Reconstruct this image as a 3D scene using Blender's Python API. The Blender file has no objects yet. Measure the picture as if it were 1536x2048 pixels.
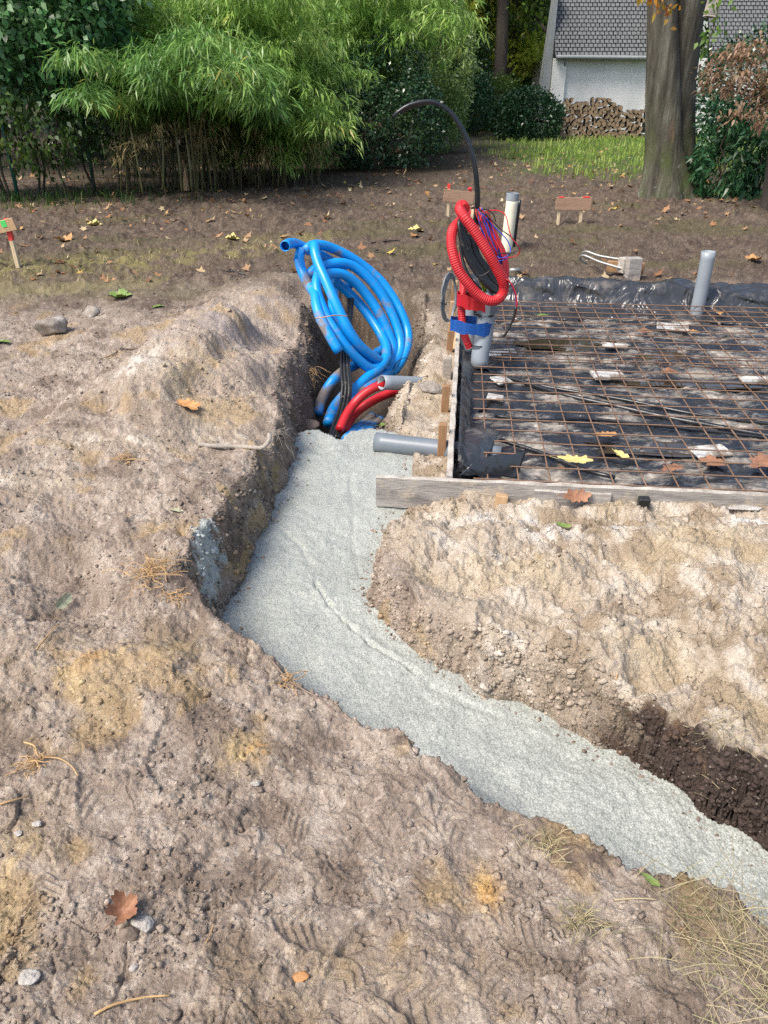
import bpy, math, random
import numpy as np
from mathutils import Vector, Matrix, Quaternion
R = math.radians
random.seed(7)
rng = np.random.default_rng(7)
S = bpy.context.scene
COL = S.collection

# ------------------------------------------------------------------ camera, world, sun, exposure
H0, PITCH, F = 1.65, R(29.57), 1540.0          # eye height, tilt down, focal length in photo pixels (2048 high)
cam_d = bpy.data.cameras.new("camera")
cam = bpy.data.objects.new("camera", cam_d)
COL.objects.link(cam)
cam.location = (0, 0, H0)
cam.rotation_euler = (math.pi / 2 - PITCH, 0, 0)
cam_d.sensor_fit = 'VERTICAL'
cam_d.sensor_height = 24.0
cam_d.lens = 24.0 * F / 2048
cam_d.clip_start = 0.05
cam_d.clip_end = 800
S.camera = cam
SUN_EL, SUN_AZ = R(54), R(-125)                 # azimuth measured from +Y towards +X
w = bpy.data.worlds.new("World")
S.world = w
w.use_nodes = True
nt = w.node_tree
nt.nodes.clear()
sky = nt.nodes.new("ShaderNodeTexSky")
sky.sky_type = 'NISHITA'
sky.sun_disc = False
sky.sun_elevation = SUN_EL
sky.sun_rotation = SUN_AZ
sky.dust_density = 3.0
bg = nt.nodes.new("ShaderNodeBackground")
bg.inputs[1].default_value = 0.13
wo = nt.nodes.new("ShaderNodeOutputWorld")
nt.links.new(sky.outputs[0], bg.inputs[0])
nt.links.new(bg.outputs[0], wo.inputs[0])
sd_ = bpy.data.lights.new("sun", 'SUN')
sd_.energy = 2.5
sd_.angle = R(24)
sd_.color = (1.0, 0.93, 0.83)
sun = bpy.data.objects.new("sun", sd_)
COL.objects.link(sun)
sv = Vector((math.sin(SUN_AZ) * math.cos(SUN_EL), math.cos(SUN_AZ) * math.cos(SUN_EL), math.sin(SUN_EL)))
sun.rotation_euler = sv.to_track_quat('Z', 'Y').to_euler()
S.view_settings.view_transform = 'Standard'
S.view_settings.look = 'None'
S.view_settings.gamma = 1.0
S.view_settings.exposure = 0.95
S.cycles.use_denoising = False
S.cycles.max_bounces = 6
S.cycles.transparent_max_bounces = 8

# ------------------------------------------------------------------ pixel of the photograph -> point of the place
cp, sp = math.cos(PITCH), math.sin(PITCH)
def ray(px, py):
    a, b = (px - 768) / F, (py - 1024) / F
    return a, cp - b * sp, -sp - b * cp         # world direction for unit depth
def G(px, py, z=0.0):                            # the point at height z
    a, dy, dz = ray(px, py)
    t = (z - H0) / dz
    return np.array((a * t, dy * t, z))
def W(px, py, Y):                                # the point at distance Y in front of the camera
    a, dy, dz = ray(px, py)
    t = Y / dy
    return np.array((a * t, Y, H0 + dz * t))
def zc_of(y):                                    # level of the poured concrete along the trench
    return np.interp(y, [1.3, 2.4, 3.6, 4.2], [-.30, -.235, -.155, -.14])
def GC(px, py, dz=0.0):
    z = -.2
    for _ in range(8):
        p = G(px, py, z); z = float(zc_of(p[1])) + dz
    return G(px, py, z)

# ------------------------------------------------------------------ noise
_perm = rng.permutation(512).astype(np.int64)
def _h(ix, iy, s=0):
    return _perm[(_perm[(ix + s * 57) & 511] + iy + s * 131) & 511]
_ga = np.linspace(0, 2 * np.pi, 512, endpoint=False)
_gx, _gy = np.cos(_ga), np.sin(_ga)
def perlin(x, y, s=0):
    x0 = np.floor(x).astype(np.int64); y0 = np.floor(y).astype(np.int64)
    fx, fy = x - x0, y - y0
    u = fx * fx * fx * (fx * (fx * 6 - 15) + 10); v = fy * fy * fy * (fy * (fy * 6 - 15) + 10)
    def g(i, j):
        k = _h(x0 + i, y0 + j, s)
        return _gx[k] * (fx - i) + _gy[k] * (fy - j)
    a = g(0, 0) * (1 - u) + g(1, 0) * u
    b = g(0, 1) * (1 - u) + g(1, 1) * u
    return (a * (1 - v) + b * v) * 1.5
def fbm(x, y, f, o=4, s=0, g=.5):
    r = np.zeros_like(x); a = 1.0
    for k in range(o):
        c, d = math.cos(.6 * k + s), math.sin(.6 * k + s)
        r += a * perlin((c * x - d * y) * f + 17.3 * k, (d * x + c * y) * f + 9.1 * k, s + k)
        f *= 2.03; a *= g
    return r
def worley(x, y, f, s=0, jit=.9):
    x, y = x * f, y * f
    x0 = np.floor(x).astype(np.int64); y0 = np.floor(y).astype(np.int64)
    f1 = np.full(x.shape, 9.0); f2 = np.full(x.shape, 9.0); idc = np.zeros(x.shape)
    for i in (-1, 0, 1):
        for j in (-1, 0, 1):
            k = _h(x0 + i, y0 + j, s)
            px = x0 + i + .5 + jit * (((k * 7919) % 512) / 512 - .5)
            py = y0 + j + .5 + jit * (((k * 104729) % 509) / 509 - .5)
            d = np.hypot(x - px, y - py)
            m = d < f1
            f2 = np.where(m, f1, np.minimum(f2, d))
            idc = np.where(m, ((k * 31) % 512) / 512, idc)
            f1 = np.where(m, d, f1)
    return f1, f2, idc
def plates(x, y, f, s=0, tilt=.5):
    """broken crust: every cell is a small slab with its own tilt and level"""
    x, y = x * f, y * f
    x0 = np.floor(x).astype(np.int64); y0 = np.floor(y).astype(np.int64)
    f1 = np.full(x.shape, 9.0); f2 = np.full(x.shape, 9.0); h = np.zeros(x.shape)
    for i in (-1, 0, 1):
        for j in (-1, 0, 1):
            k = _h(x0 + i, y0 + j, s)
            dx = x - (x0 + i + .5 + .95 * (((k * 7919) % 512) / 512 - .5)); dy = y - (y0 + j + .5 + .95 * (((k * 104729) % 509) / 509 - .5))
            d = np.hypot(dx, dy); m = d < f1
            f2 = np.where(m, f1, np.minimum(f2, d))
            a = k * 2.399
            h = np.where(m, tilt * (np.cos(a) * dx + np.sin(a) * dy) + .5 * (((k * 31) % 512) / 512 - .5), h)
            f1 = np.where(m, d, f1)
    return (h - .35 * sstep(.10, .0, f2 - f1)) / f
def sstep(a, b, x):
    t = np.clip((x - a) / (b - a), 0, 1)
    return t * t * (3 - 2 * t)

# ------------------------------------------------------------------ mesh helpers
class M:
    def __init__(s):
        s.v = []; s.f = []; s.n = 0; s.mi = []
    def add(s, v, f, m=0):
        v = np.asarray(v, float).reshape(-1, 3)
        s.v.append(v)
        for q in f:
            s.f.append(tuple(int(i) + s.n for i in q)); s.mi.append(m)
        s.n += len(v)
        return s
    def box(s, c, size, rot=None, taper=1.0, m=0):
        x, y, z = (d / 2 for d in size)
        t = taper
        v = np.array([(-x, -y, -z), (x, -y, -z), (x, y, -z), (-x, y, -z), (-x * t, -y * t, z), (x * t, -y * t, z), (x * t, y * t, z), (-x * t, y * t, z)])
        if rot is not None:
            v = v @ np.array(rot).T
        s.add(v + np.array(c), [(0, 3, 2, 1), (4, 5, 6, 7), (0, 1, 5, 4), (1, 2, 6, 5), (2, 3, 7, 6), (3, 0, 4, 7)], m)
        return s
    def bbox(s, c, size, rot=None, b=.004, jig=0.0, m=0):         # box with chamfered edges
        x, y, z = (d / 2 for d in size)
        b = min(b, x * .45, y * .45, z * .45)
        v = []
        for sz in (-1, 1):
            for (ax, ay, az) in ((x - b, y - b, z), (x, y, z - b)) if sz > 0 else ((x, y, z - b), (x - b, y - b, z)):
                pass
        rings = [(-z, b), (-z + b, 0), (z - b, 0), (z, b)]
        for zz, ins in rings:
            X, Y = x - ins, y - ins
            v += [(-X + b, -Y, zz), (X - b, -Y, zz), (X, -Y + b, zz), (X, Y - b, zz), (X - b, Y, zz), (-X + b, Y, zz), (-X, Y - b, zz), (-X, -Y + b, zz)]
        v = np.array(v)
        if jig: v = v + rng.normal(0, jig, v.shape)
        if rot is not None: v = v @ np.array(rot).T
        f = [tuple(range(7, -1, -1)), tuple(range(24, 32))]
        for r in range(3):
            for k in range(8):
                f.append((r * 8 + k, r * 8 + (k + 1) % 8, (r + 1) * 8 + (k + 1) % 8, (r + 1) * 8 + k))
        s.add(v + np.array(c), f, m)
        return s
    def tube(s, P, r, n=10, cap=True, m=0, hollow=0.0, lump=0.0):
        P = np.asarray(P, float)
        k = len(P)
        r = np.full(k, r) if np.isscalar(r) else np.asarray(r, float)
        T = np.gradient(P, axis=0)
        T /= np.linalg.norm(T, axis=1)[:, None] + 1e-12
        ref = np.array((0, 0, 1.)) if abs(T[0][2]) < .9 else np.array((1., 0, 0))
        N = np.zeros_like(P)
        a = np.cross(T[0], ref); a /= np.linalg.norm(a)
        for i in range(k):
            a = a - T[i] * np.dot(a, T[i]); a /= np.linalg.norm(a) + 1e-12
            N[i] = a
        B = np.cross(T, N)
        th = np.linspace(0, 2 * np.pi, n, endpoint=False)
        rr = r[:, None] * np.ones((1, n))
        if lump:
            rr = rr * (1 + lump * rng.normal(0, 1, (k, n)))
        v = P[:, None, :] + rr[..., None] * (np.cos(th)[None, :, None] * N[:, None, :] + np.sin(th)[None, :, None] * B[:, None, :])
        v = v.reshape(-1, 3)
        f = []
        for i in range(k - 1):
            for j in range(n):
                j2 = (j + 1) % n
                f.append((i * n + j, i * n + j2, (i + 1) * n + j2, (i + 1) * n + j))
        base = len(v)
        if hollow > 0:                                             # open mouths showing the wall thickness
            ex = []
            for (i, sg) in ((0, 1), (k - 1, -1)):
                ri = r[i] - hollow
                for dd in (0, min(2.5 * r[i], .4 * np.linalg.norm(P[-1] - P[0]))):
                    c = P[i] + T[i] * dd * sg
                    ex.append(c + ri * (np.cos(th)[:, None] * N[i] + np.sin(th)[:, None] * B[i]))
            ex = np.concatenate(ex)
            v = np.concatenate([v, ex])
            for e, (i, fl) in enumerate(((0, False), (k - 1, True))):
                o = base + e * 2 * n
                for j in range(n):
                    j2 = (j + 1) % n
                    q1 = (i * n + j, o + j, o + j2, i * n + j2)
                    q2 = (o + j, o + n + j, o + n + j2, o + j2)
                    f += [q1[::-1], q2[::-1]] if fl else [q1, q2]
                cc = tuple(o + n + j for j in range(n))
                f.append(cc)
        elif cap:
            f.append(tuple(range(n - 1, -1, -1))); f.append(tuple((k - 1) * n + j for j in range(n)))
        s.add(v, f, m)
        return s
    def build(s, name, mat, parent=None, smooth=False, origin=None):
        v = np.concatenate(s.v) if s.v else np.zeros((0, 3))
        return mesh_obj(name, v, s.f, mat, parent, smooth, origin, s.mi if any(s.mi) else None)

def mesh_obj(name, v, f, mat, parent=None, smooth=False, origin=None, mi=None, attr=None):
    me = bpy.data.meshes.new(name)
    if origin is None:
        if parent is not None: origin = np.array(parent.matrix_world.translation if False else wloc(parent)) + 0
        else: origin = np.array(((v[:, 0].min() + v[:, 0].max()) / 2, (v[:, 1].min() + v[:, 1].max()) / 2, v[:, 2].min()))
    origin = np.array(origin, float)
    v = np.asarray(v, float) - origin
    if isinstance(f, np.ndarray):
        nf, k = f.shape
        me.vertices.add(len(v)); me.vertices.foreach_set("co", v.astype(np.float32).ravel())
        me.loops.add(nf * k); me.loops.foreach_set("vertex_index", f.astype(np.int32).ravel())
        me.polygons.add(nf); me.polygons.foreach_set("loop_start", np.arange(0, nf * k, k, dtype=np.int32))
        me.update(calc_edges=True); me.validate()
    else:
        me.from_pydata([tuple(a) for a in v], [], f)
        me.update()
    if attr is not None:
        a = me.attributes.new("tint", 'FLOAT_COLOR', 'POINT')
        c = np.ones((len(v), 4), np.float32); c[:, :attr.shape[1]] = attr
        a.data.foreach_set("color", c.ravel())
    mats = mat if isinstance(mat, (list, tuple)) else [mat]
    for m in mats: me.materials.append(m)
    if mi is not None:
        me.polygons.foreach_set("material_index", np.array(mi, np.int32))
    if smooth:
        me.polygons.foreach_set("use_smooth", np.ones(len(me.polygons), bool))
    o = bpy.data.objects.new(name, me)
    COL.objects.link(o)
    if parent is not None:
        o.parent = parent
        o.location = tuple(origin - np.array(wloc(parent)))
    else:
        o.location = tuple(origin)
    return o
def wloc(o):
    p = np.array(o.location, float)
    while o.parent is not None:
        o = o.parent; p = p + np.array(o.location)
    return p
def tag(o, label=None, cat=None, group=None, kind=None):
    if label: o["label"] = label
    if cat: o["category"] = cat
    if group: o["group"] = group
    if kind: o["kind"] = kind
    return o
def empty(name, loc, label, cat, group=None):
    o = bpy.data.objects.new(name, None)
    COL.objects.link(o)
    o.location = tuple(loc)
    o.empty_display_size = .1
    return tag(o, label, cat, group)
def curve(P, step=None, n=None, closed=False):                    # Catmull-Rom through the points, resampled
    P = np.asarray(P, float)
    if closed: Q = np.concatenate([P[-1:], P, P[:2]])
    else: Q = np.concatenate([[2 * P[0] - P[1]], P, [2 * P[-1] - P[-2]]])
    out = []
    for i in range(1, len(Q) - 2):
        a, b, c, d = Q[i - 1:i + 3]
        for t in np.linspace(0, 1, 16, endpoint=False):
            out.append(.5 * (2 * b + (c - a) * t + (2 * a - 5 * b + 4 * c - d) * t * t + (3 * b - 3 * c + d - a) * t ** 3))
    out.append(Q[-2])
    out = np.array(out)
    L = np.concatenate([[0], np.cumsum(np.linalg.norm(np.diff(out, axis=0), axis=1))])
    if n is None: n = max(3, int(L[-1] / step) + 1)
    t = np.linspace(0, L[-1], n)
    return np.stack([np.interp(t, L, out[:, k]) for k in range(3)], 1)
def rotz(a):
    c, s = math.cos(a), math.sin(a)
    return np.array(((c, -s, 0), (s, c, 0), (0, 0, 1)))
def rot(ax, a):
    return np.array(Matrix.Rotation(a, 3, ax))
def seg_rot(p, q, roll=0.0):                                      # rotation taking +Z to q-p
    d = Vector(q - p).normalized()
    return np.array((d.to_track_quat('Z', 'Y').to_matrix() @ Matrix.Rotation(roll, 3, 'Z')))

# ------------------------------------------------------------------ materials
def new_mat(name):
    m = bpy.data.materials.new(name); m.use_nodes = True
    n = m.node_tree.nodes; l = m.node_tree.links
    return m, n, l, n["Principled BSDF"]
def ramp(n, stops, interp='LINEAR'):
    r = n.new("ShaderNodeValToRGB"); e = r.color_ramp
    e.interpolation = interp
    e.elements[0].position, e.elements[0].color = stops[0][0], (*stops[0][1], 1)
    e.elements[1].position, e.elements[1].color = stops[-1][0], (*stops[-1][1], 1)
    for p, c in stops[1:-1]:
        k = e.elements.new(p); k.color = (*c, 1)
    return r
def noise(n, l, co, scale, detail=4, rough=.55, vec_scale=None):
    t = n.new("ShaderNodeTexNoise"); t.inputs["Scale"].default_value = scale
    t.inputs["Detail"].default_value = detail; t.inputs["Roughness"].default_value = rough
    if vec_scale:
        mp = n.new("ShaderNodeMapping"); mp.inputs["Scale"].default_value = vec_scale
        l.new(co, mp.inputs[0]); l.new(mp.outputs[0], t.inputs["Vector"])
    else:
        l.new(co, t.inputs["Vector"])
    return t
def pmat(name, stops, scale=8, rough=.6, bump=.2, bscale=30, metal=0.0, detail=5, vec=None, spec=.5, dist=.01, dirt=None, dscale=5, dth=.55, drough=.9, coat=0.0):
    m, n, l, b = new_mat(name)
    co = n.new("ShaderNodeTexCoord").outputs["Object"]
    t = noise(n, l, co, scale, detail, .6, vec)
    r = ramp(n, stops)
    l.new(t.outputs[0], r.inputs[0])
    colr = r.outputs[0]
    b.inputs["Roughness"].default_value = rough
    if dirt is not None:
        t3 = noise(n, l, co, dscale, 6, .65)
        rr = ramp(n, [(dth - .04, (0, 0, 0)), (dth + .06, (1, 1, 1))])
        l.new(t3.outputs[0], rr.inputs[0])
        mx = n.new("ShaderNodeMix"); mx.data_type = 'RGBA'
        l.new(rr.outputs[0], mx.inputs[0]); l.new(colr, mx.inputs[6]); mx.inputs[7].default_value = (*dirt, 1)
        colr = mx.outputs[2]
        mr = n.new("ShaderNodeMapRange"); mr.inputs[3].default_value = rough; mr.inputs[4].default_value = drough
        l.new(rr.outputs[0], mr.inputs[0]); l.new(mr.outputs[0], b.inputs["Roughness"])
    l.new(colr, b.inputs["Base Color"])
    b.inputs["Metallic"].default_value = metal
    b.inputs["Specular IOR Level"].default_value = spec
    b.inputs["Coat Weight"].default_value = coat
    if bump:
        t2 = noise(n, l, co, bscale, 6, .6, vec)
        bp = n.new("ShaderNodeBump"); bp.inputs["Strength"].default_value = bump; bp.inputs["Distance"].default_value = dist
        l.new(t2.outputs[0], bp.inputs["Height"]); l.new(bp.outputs[0], b.inputs["Normal"])
    return m
def leaf_mat(name, stops, rough=.45, trans=.35, hscale=0.0, spec=.5):
    m, n, l, b = new_mat(name)
    geo = n.new("ShaderNodeNewGeometry")
    r = ramp(n, stops)
    if hscale:
        t = noise(n, l, geo.outputs["Position"], hscale, 2)
        ma = n.new("ShaderNodeMath"); ma.operation = 'MULTIPLY_ADD'
        l.new(geo.outputs["Random Per Island"], ma.inputs[0]); ma.inputs[1].default_value = .55
        mb = n.new("ShaderNodeMapRange"); mb.inputs[1].default_value = .35; mb.inputs[2].default_value = .65; mb.inputs[3].default_value = 0; mb.inputs[4].default_value = .45
        l.new(t.outputs[0], mb.inputs[0]); l.new(mb.outputs[0], ma.inputs[2])
        l.new(ma.outputs[0], r.inputs[0])
    else:
        l.new(geo.outputs["Random Per Island"], r.inputs[0])
    l.new(r.outputs[0], b.inputs["Base Color"])
    b.inputs["Roughness"].default_value = rough
    b.inputs["Specular IOR Level"].default_value = spec
    tr = n.new("ShaderNodeBsdfTranslucent"); l.new(r.outputs[0], tr.inputs[0])
    mx = n.new("ShaderNodeMixShader"); mx.inputs[0].default_value = trans
    l.new(b.outputs[0], mx.inputs[1]); l.new(tr.outputs[0], mx.inputs[2])
    l.new(mx.outputs[0], n["Material Output"].inputs[0])
    return m
MUD = (.20, .155, .125)
MT = {}
MT['blue'] = pmat("blue_plastic", [(.3, (.003, .24, .66)), (.7, (.005, .29, .76))], 3, .33, .05, 60, dirt=(.19, .165, .15), dscale=6, dth=.60)
MT['blue_mud'] = pmat("muddy_blue_plastic", [(.3, (.003, .21, .58)), (.7, (.005, .25, .66))], 3, .4, .2, 60, dirt=(.17, .145, .13), dscale=6, dth=.50)
MT['red'] = pmat("red_plastic", [(.3, (.42, .012, .018)), (.7, (.50, .018, .024))], 5, .42, .05, 60, dirt=(.25, .08, .07), dscale=9, dth=.68)
MT['black'] = pmat("black_cable", [(.3, (.010, .011, .012)), (.7, (.02, .021, .022))], 5, .4, .1, 80, dirt=(.10, .09, .08), dscale=12, dth=.66)
MT['blackpipe'] = pmat("black_pipe", [(.3, (.008, .010, .013)), (.7, (.016, .018, .022))], 5, .3, .1, 80, dirt=(.13, .12, .11), dscale=14, dth=.66)
MT['grey'] = pmat("grey_pvc", [(.3, (.22, .25, .28)), (.7, (.26, .29, .32))], 4, .38, .04, 60, dirt=(.33, .29, .24), dscale=7, dth=.66)
MT['greydark'] = pmat("wet_grey_pvc", [(.3, (.13, .155, .18)), (.7, (.17, .195, .22))], 4, .38, .05, 60, dirt=(.40, .39, .35), dscale=22, dth=.70)
MT['greycable'] = pmat("grey_cable", [(.3, (.16, .18, .19)), (.7, (.21, .23, .24))], 4, .45, .05, 60)
MT['tapeblue'] = pmat("blue_tape", [(.3, (.004, .06, .27)), (.7, (.006, .09, .36))], 30, .38, .5, 40, vec=(1, 1, 6))
MT['tapered'] = pmat("red_tape", [(.3, (.40, .008, .016)), (.7, (.46, .012, .02))], 30, .35, .2, 40, vec=(1, 1, 6))
MT['wred'] = pmat("red_wire", [(.3, (.5, .01, .02)), (.7, (.6, .02, .03))], 5, .4, 0)
MT['wblue'] = pmat("blue_wire", [(.3, (.01, .05, .42)), (.7, (.02, .08, .5))], 5, .4, 0)
MT['wgreen'] = pmat("green_yellow_wire", [(.45, (.10, .28, .03)), (.55, (.45, .42, .03))], 40, .4, 0)
MT['wbrown'] = pmat("brown_wire", [(.3, (.12, .03, .02)), (.7, (.16, .04, .03))], 5, .4, 0)
MT['board'] = pmat("weathered_formwork", [(.25, (.15, .14, .13)), (.5, (.28, .26, .24)), (.75, (.42, .395, .36))], 5, .8, .5, 22, vec=(1, 1, 5), dirt=(.42, .36, .28), dscale=6, dth=.56)
MT['boardtop'] = pmat("cement_stained_board_edge", [(.3, (.26, .225, .19)), (.6, (.46, .43, .38))], 12, .85, .5, 60)
MT['stake'] = pmat("brown_softwood", [(.3, (.20, .105, .05)), (.7, (.34, .20, .10))], 6, .75, .4, 30, vec=(6, 6, .6))
MT['stakepale'] = pmat("pale_softwood", [(.3, (.50, .38, .23)), (.7, (.66, .54, .36))], 6, .7, .3, 30, vec=(6, 6, .6))
MT['stakemid'] = pmat("tan_softwood", [(.3, (.36, .23, .12)), (.7, (.50, .34, .19))], 6, .7, .3, 30, vec=(6, 6, .6))
MT['boardwood'] = pmat("brown_board", [(.25, (.20, .115, .07)), (.55, (.33, .21, .14)), (.8, (.10, .06, .04))], 3, .75, .3, 25, vec=(1, 1, 4))
MT['redpaint'] = pmat("red_marking_paint", [(.3, (.62, .03, .03)), (.7, (.72, .06, .05))], 20, .6, .1, 60)
MT['greenpaint'] = pmat("green_marking_paint", [(.3, (.05, .5, .10)), (.7, (.09, .6, .15))], 20, .6, .1, 60)
MT['white'] = pmat("cream_pipe", [(.3, (.68, .64, .48)), (.7, (.78, .74, .58))], 5, .5, .1, 40, dirt=(.45, .36, .22), dscale=7, dth=.62)
MT['rust'] = pmat("rusty_steel", [(.3, (.14, .08, .05)), (.6, (.24, .15, .10)), (.8, (.25, .21, .17))], 9, .75, .3, 200, metal=.25)
MT['steel'] = pmat("grey_steel", [(.3, (.25, .25, .24)), (.7, (.4, .4, .38))], 9, .45, .2, 100, metal=.6)
MT['foil'] = pmat("black_plastic_film", [(.3, (.011, .013, .017)), (.7, (.022, .026, .033))], 4, .22, .35, 5, dist=.03, dirt=(.16, .14, .12), dscale=4, dth=.70, drough=.7, spec=.7)
def foil_mat():
    m, n, l, b = new_mat("crumpled_black_film")
    co = n.new("ShaderNodeTexCoord").outputs["Object"]
    b.inputs["Base Color"].default_value = (.013, .015, .020, 1); b.inputs["Roughness"].default_value = .26; b.inputs["Specular IOR Level"].default_value = .7
    t = noise(n, l, co, 5, 3, .5); t.inputs["Distortion"].default_value = 1.2
    v = n.new("ShaderNodeTexVoronoi"); v.inputs["Scale"].default_value = 5; v.feature = 'SMOOTH_F1'
    va = n.new("ShaderNodeVectorMath"); va.operation = 'MULTIPLY_ADD'; l.new(t.outputs["Color"], va.inputs[0]); va.inputs[1].default_value = (.5, .5, .5); l.new(co, va.inputs[2]); l.new(va.outputs[0], v.inputs["Vector"])
    ad = n.new("ShaderNodeMath"); ad.operation = 'ADD'; l.new(t.outputs[0], ad.inputs[0]); l.new(v.outputs["Distance"], ad.inputs[1])
    bp = n.new("ShaderNodeBump"); bp.inputs["Strength"].default_value = .5; bp.inputs["Distance"].default_value = .05
    l.new(ad.outputs[0], bp.inputs["Height"]); l.new(bp.outputs[0], b.inputs["Normal"])
    d = noise(n, l, co, 5, 7, .7); r = ramp(n, [(.54, (0, 0, 0)), (.70, (.8, .8, .8))]); l.new(d.outputs[0], r.inputs[0])
    mx = n.new("ShaderNodeMix"); mx.data_type = 'RGBA'; l.new(r.outputs[0], mx.inputs[0]); mx.inputs[6].default_value = (.030, .032, .036, 1); mx.inputs[7].default_value = (.14, .125, .11, 1)
    l.new(mx.outputs[2], b.inputs["Base Color"])
    mr = n.new("ShaderNodeMapRange"); mr.inputs[3].default_value = .26; mr.inputs[4].default_value = .65; l.new(r.outputs[0], mr.inputs[0]); l.new(mr.outputs[0], b.inputs["Roughness"])
    return m
MT['foil'] = foil_mat()
MT['tile'] = pmat("white_paver_scrap", [(.3, (.40, .40, .385)), (.7, (.55, .55, .52))], 9, .7, .3, 60, dirt=(.22, .18, .145), dscale=11, dth=.52)
MT['stone'] = pmat("lime_crusted_stone", [(.3, (.12, .10, .085)), (.5, (.26, .225, .19)), (.68, (.55, .53, .49))], 7, .85, .8, 25, dist=.02)
MT['paleclod'] = pmat("pale_chalk", [(.3, (.30, .27, .24)), (.55, (.44, .41, .37)), (.7, (.60, .58, .54))], 30, .9, 1.0, 90)
MT['browstone'] = pmat("muddy_stone", [(.3, (.13, .095, .07)), (.7, (.25, .19, .15))], 9, .85, .7, 30)
MT['root'] = pmat("tan_root", [(.3, (.30, .18, .08)), (.7, (.50, .33, .16))], 30, .8, .3, 60)
MT['straw'] = leaf_mat("straw", [(.0, (.28, .22, .12)), (.6, (.45, .37, .21)), (1, (.18, .20, .08))], .7, .15)
MT['greyroot'] = pmat("grey_dusty_root", [(.3, (.25, .215, .18)), (.7, (.36, .32, .27))], 20, .85, .5, 60)
MT['orangeleaf'] = pmat("orange_leaf", [(.3, (.28, .13, .05)), (.5, (.40, .20, .07)), (.7, (.48, .27, .11))], 25, .6, .4, 60)
MT['brownleaf'] = pmat("russet_leaf", [(.3, (.20, .09, .05)), (.7, (.32, .16, .085))], 25, .6, .4, 60)
MT['yellowleaf'] = pmat("yellow_leaf", [(.3, (.42, .34, .10)), (.7, (.58, .50, .20))], 25, .6, .4, 60)
MT['greenleaf'] = pmat("green_leaf", [(.3, (.08, .15, .03)), (.7, (.20, .28, .06))], 25, .5, .4, 60)
MT['drygreen'] = pmat("dry_olive_leaf", [(.3, (.25, .27, .16)), (.7, (.40, .40, .27))], 25, .6, .4, 60)
MT['bark'] = None

# ------------------------------------------------------------------ the lie of the land
SA = R(-5.8)                                                       # the slab is turned a little clockwise
U = np.array((math.cos(SA), math.sin(SA), 0.)); V = np.array((-math.sin(SA), math.cos(SA), 0.))
O = G(905, 955, 0)                                                 # outer front left corner of the formwork
def SL(u, v, z=0.0):
    p = O + U * u + V * v
    return np.array((p[0], p[1], z))
def to_slab(x, y):
    dx, dy = x - O[0], y - O[1]
    return dx * U[0] + dy * U[1], dx * V[0] + dy * V[1]
SLAB_W, SLAB_D = 5.2, 3.55

TR = []   # trench outline: x, y, run of the wall, bias
def tf(px, py, w=.12, b=.28, dz=None):
    p = GC(px, py) if dz is None else G(px, py, dz)
    TR.append((p[0], p[1], w, b))
for a, w_ in (((2300, 2150), .05), ((1900, 1915), .04), ((1700, 1805), .028), ((1536, 1712), .028), ((1462, 1668), .032), ((1385, 1632), .04), ((1353, 1592), .05), ((1271, 1537), .06)): tf(*a, w=w_, b=.12)
for a in ((1151, 1467), (1100, 1437), (1030, 1405), (960, 1390)): tf(*a, w=.14)
for a in ((900, 1350), (830, 1310), (760, 1250), (735, 1200), (733, 1150), (760, 1070), (795, 1015)): tf(*a, w=.12)
for a in ((812, 955), (815, 915), (778, 880)): tf(*a, w=.10)
for a, z in (((765, 850), -.25), ((805, 800), -.25), ((830, 745), -.25), ((835, 690), -.25), ((825, 650), -.2), ((770, 625), -.2), ((700, 615), -.2)): tf(*a, w=.22, b=.3, dz=z)
for a, z in (((668, 650), -.3), ((655, 720), -.32), ((632, 800), -.32), ((604, 862), -.22)): tf(*a, w=.22, b=.3, dz=z)
for a in ((592, 900), (578, 960), (545, 1030), (512, 1080), (497, 1130), (462, 1200), (418, 1266)): tf(*a, w=.13)
for a in ((490, 1312), (580, 1372), (640, 1410), (700, 1452), (738, 1480), (770, 1478), (805, 1490), (832, 1527), (900, 1548), (940, 1572), (980, 1602), (1060, 1642), (1120, 1655), (1180, 1700), (1260, 1745), (1330, 1772), (1420, 1778), (1465, 1800), (1500, 1848), (1536, 1885), (1750, 2060), (2000, 2300)):
    tf(*a, w=.13, b=1.0, dz=-.03)
TR = np.array(TR)
def poly_sd(x, y, Pt):                                             # signed distance (positive outside) and the index blend
    n = len(Pt)
    best = np.full(x.shape, 1e9); wv = np.zeros(x.shape); bv = np.zeros(x.shape)
    inside = np.zeros(x.shape, bool)
    for i in range(n):
        a, b = Pt[i], Pt[(i + 1) % n]
        ex, ey = b[0] - a[0], b[1] - a[1]
        L2 = ex * ex + ey * ey + 1e-12
        t = np.clip(((x - a[0]) * ex + (y - a[1]) * ey) / L2, 0, 1)
        d = np.hypot(x - a[0] - t * ex, y - a[1] - t * ey)
        m = d < best
        best = np.where(m, d, best)
        if Pt.shape[1] > 2:
            wv = np.where(m, a[2] + t * (b[2] - a[2]), wv); bv = np.where(m, a[3] + t * (b[3] - a[3]), bv)
        c = ((a[1] > y) != (b[1] > y))
        if abs(ey) > 1e-12:
            xi = a[0] + (y - a[1]) * ex / ey
            inside ^= c & (x < xi)
    return np.where(inside, -best, best), wv, bv
CP = []
def cpt(px, py, z, s=1.0):
    p = G(px, py, z); CP.append((p[0], p[1], z, s))
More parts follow.
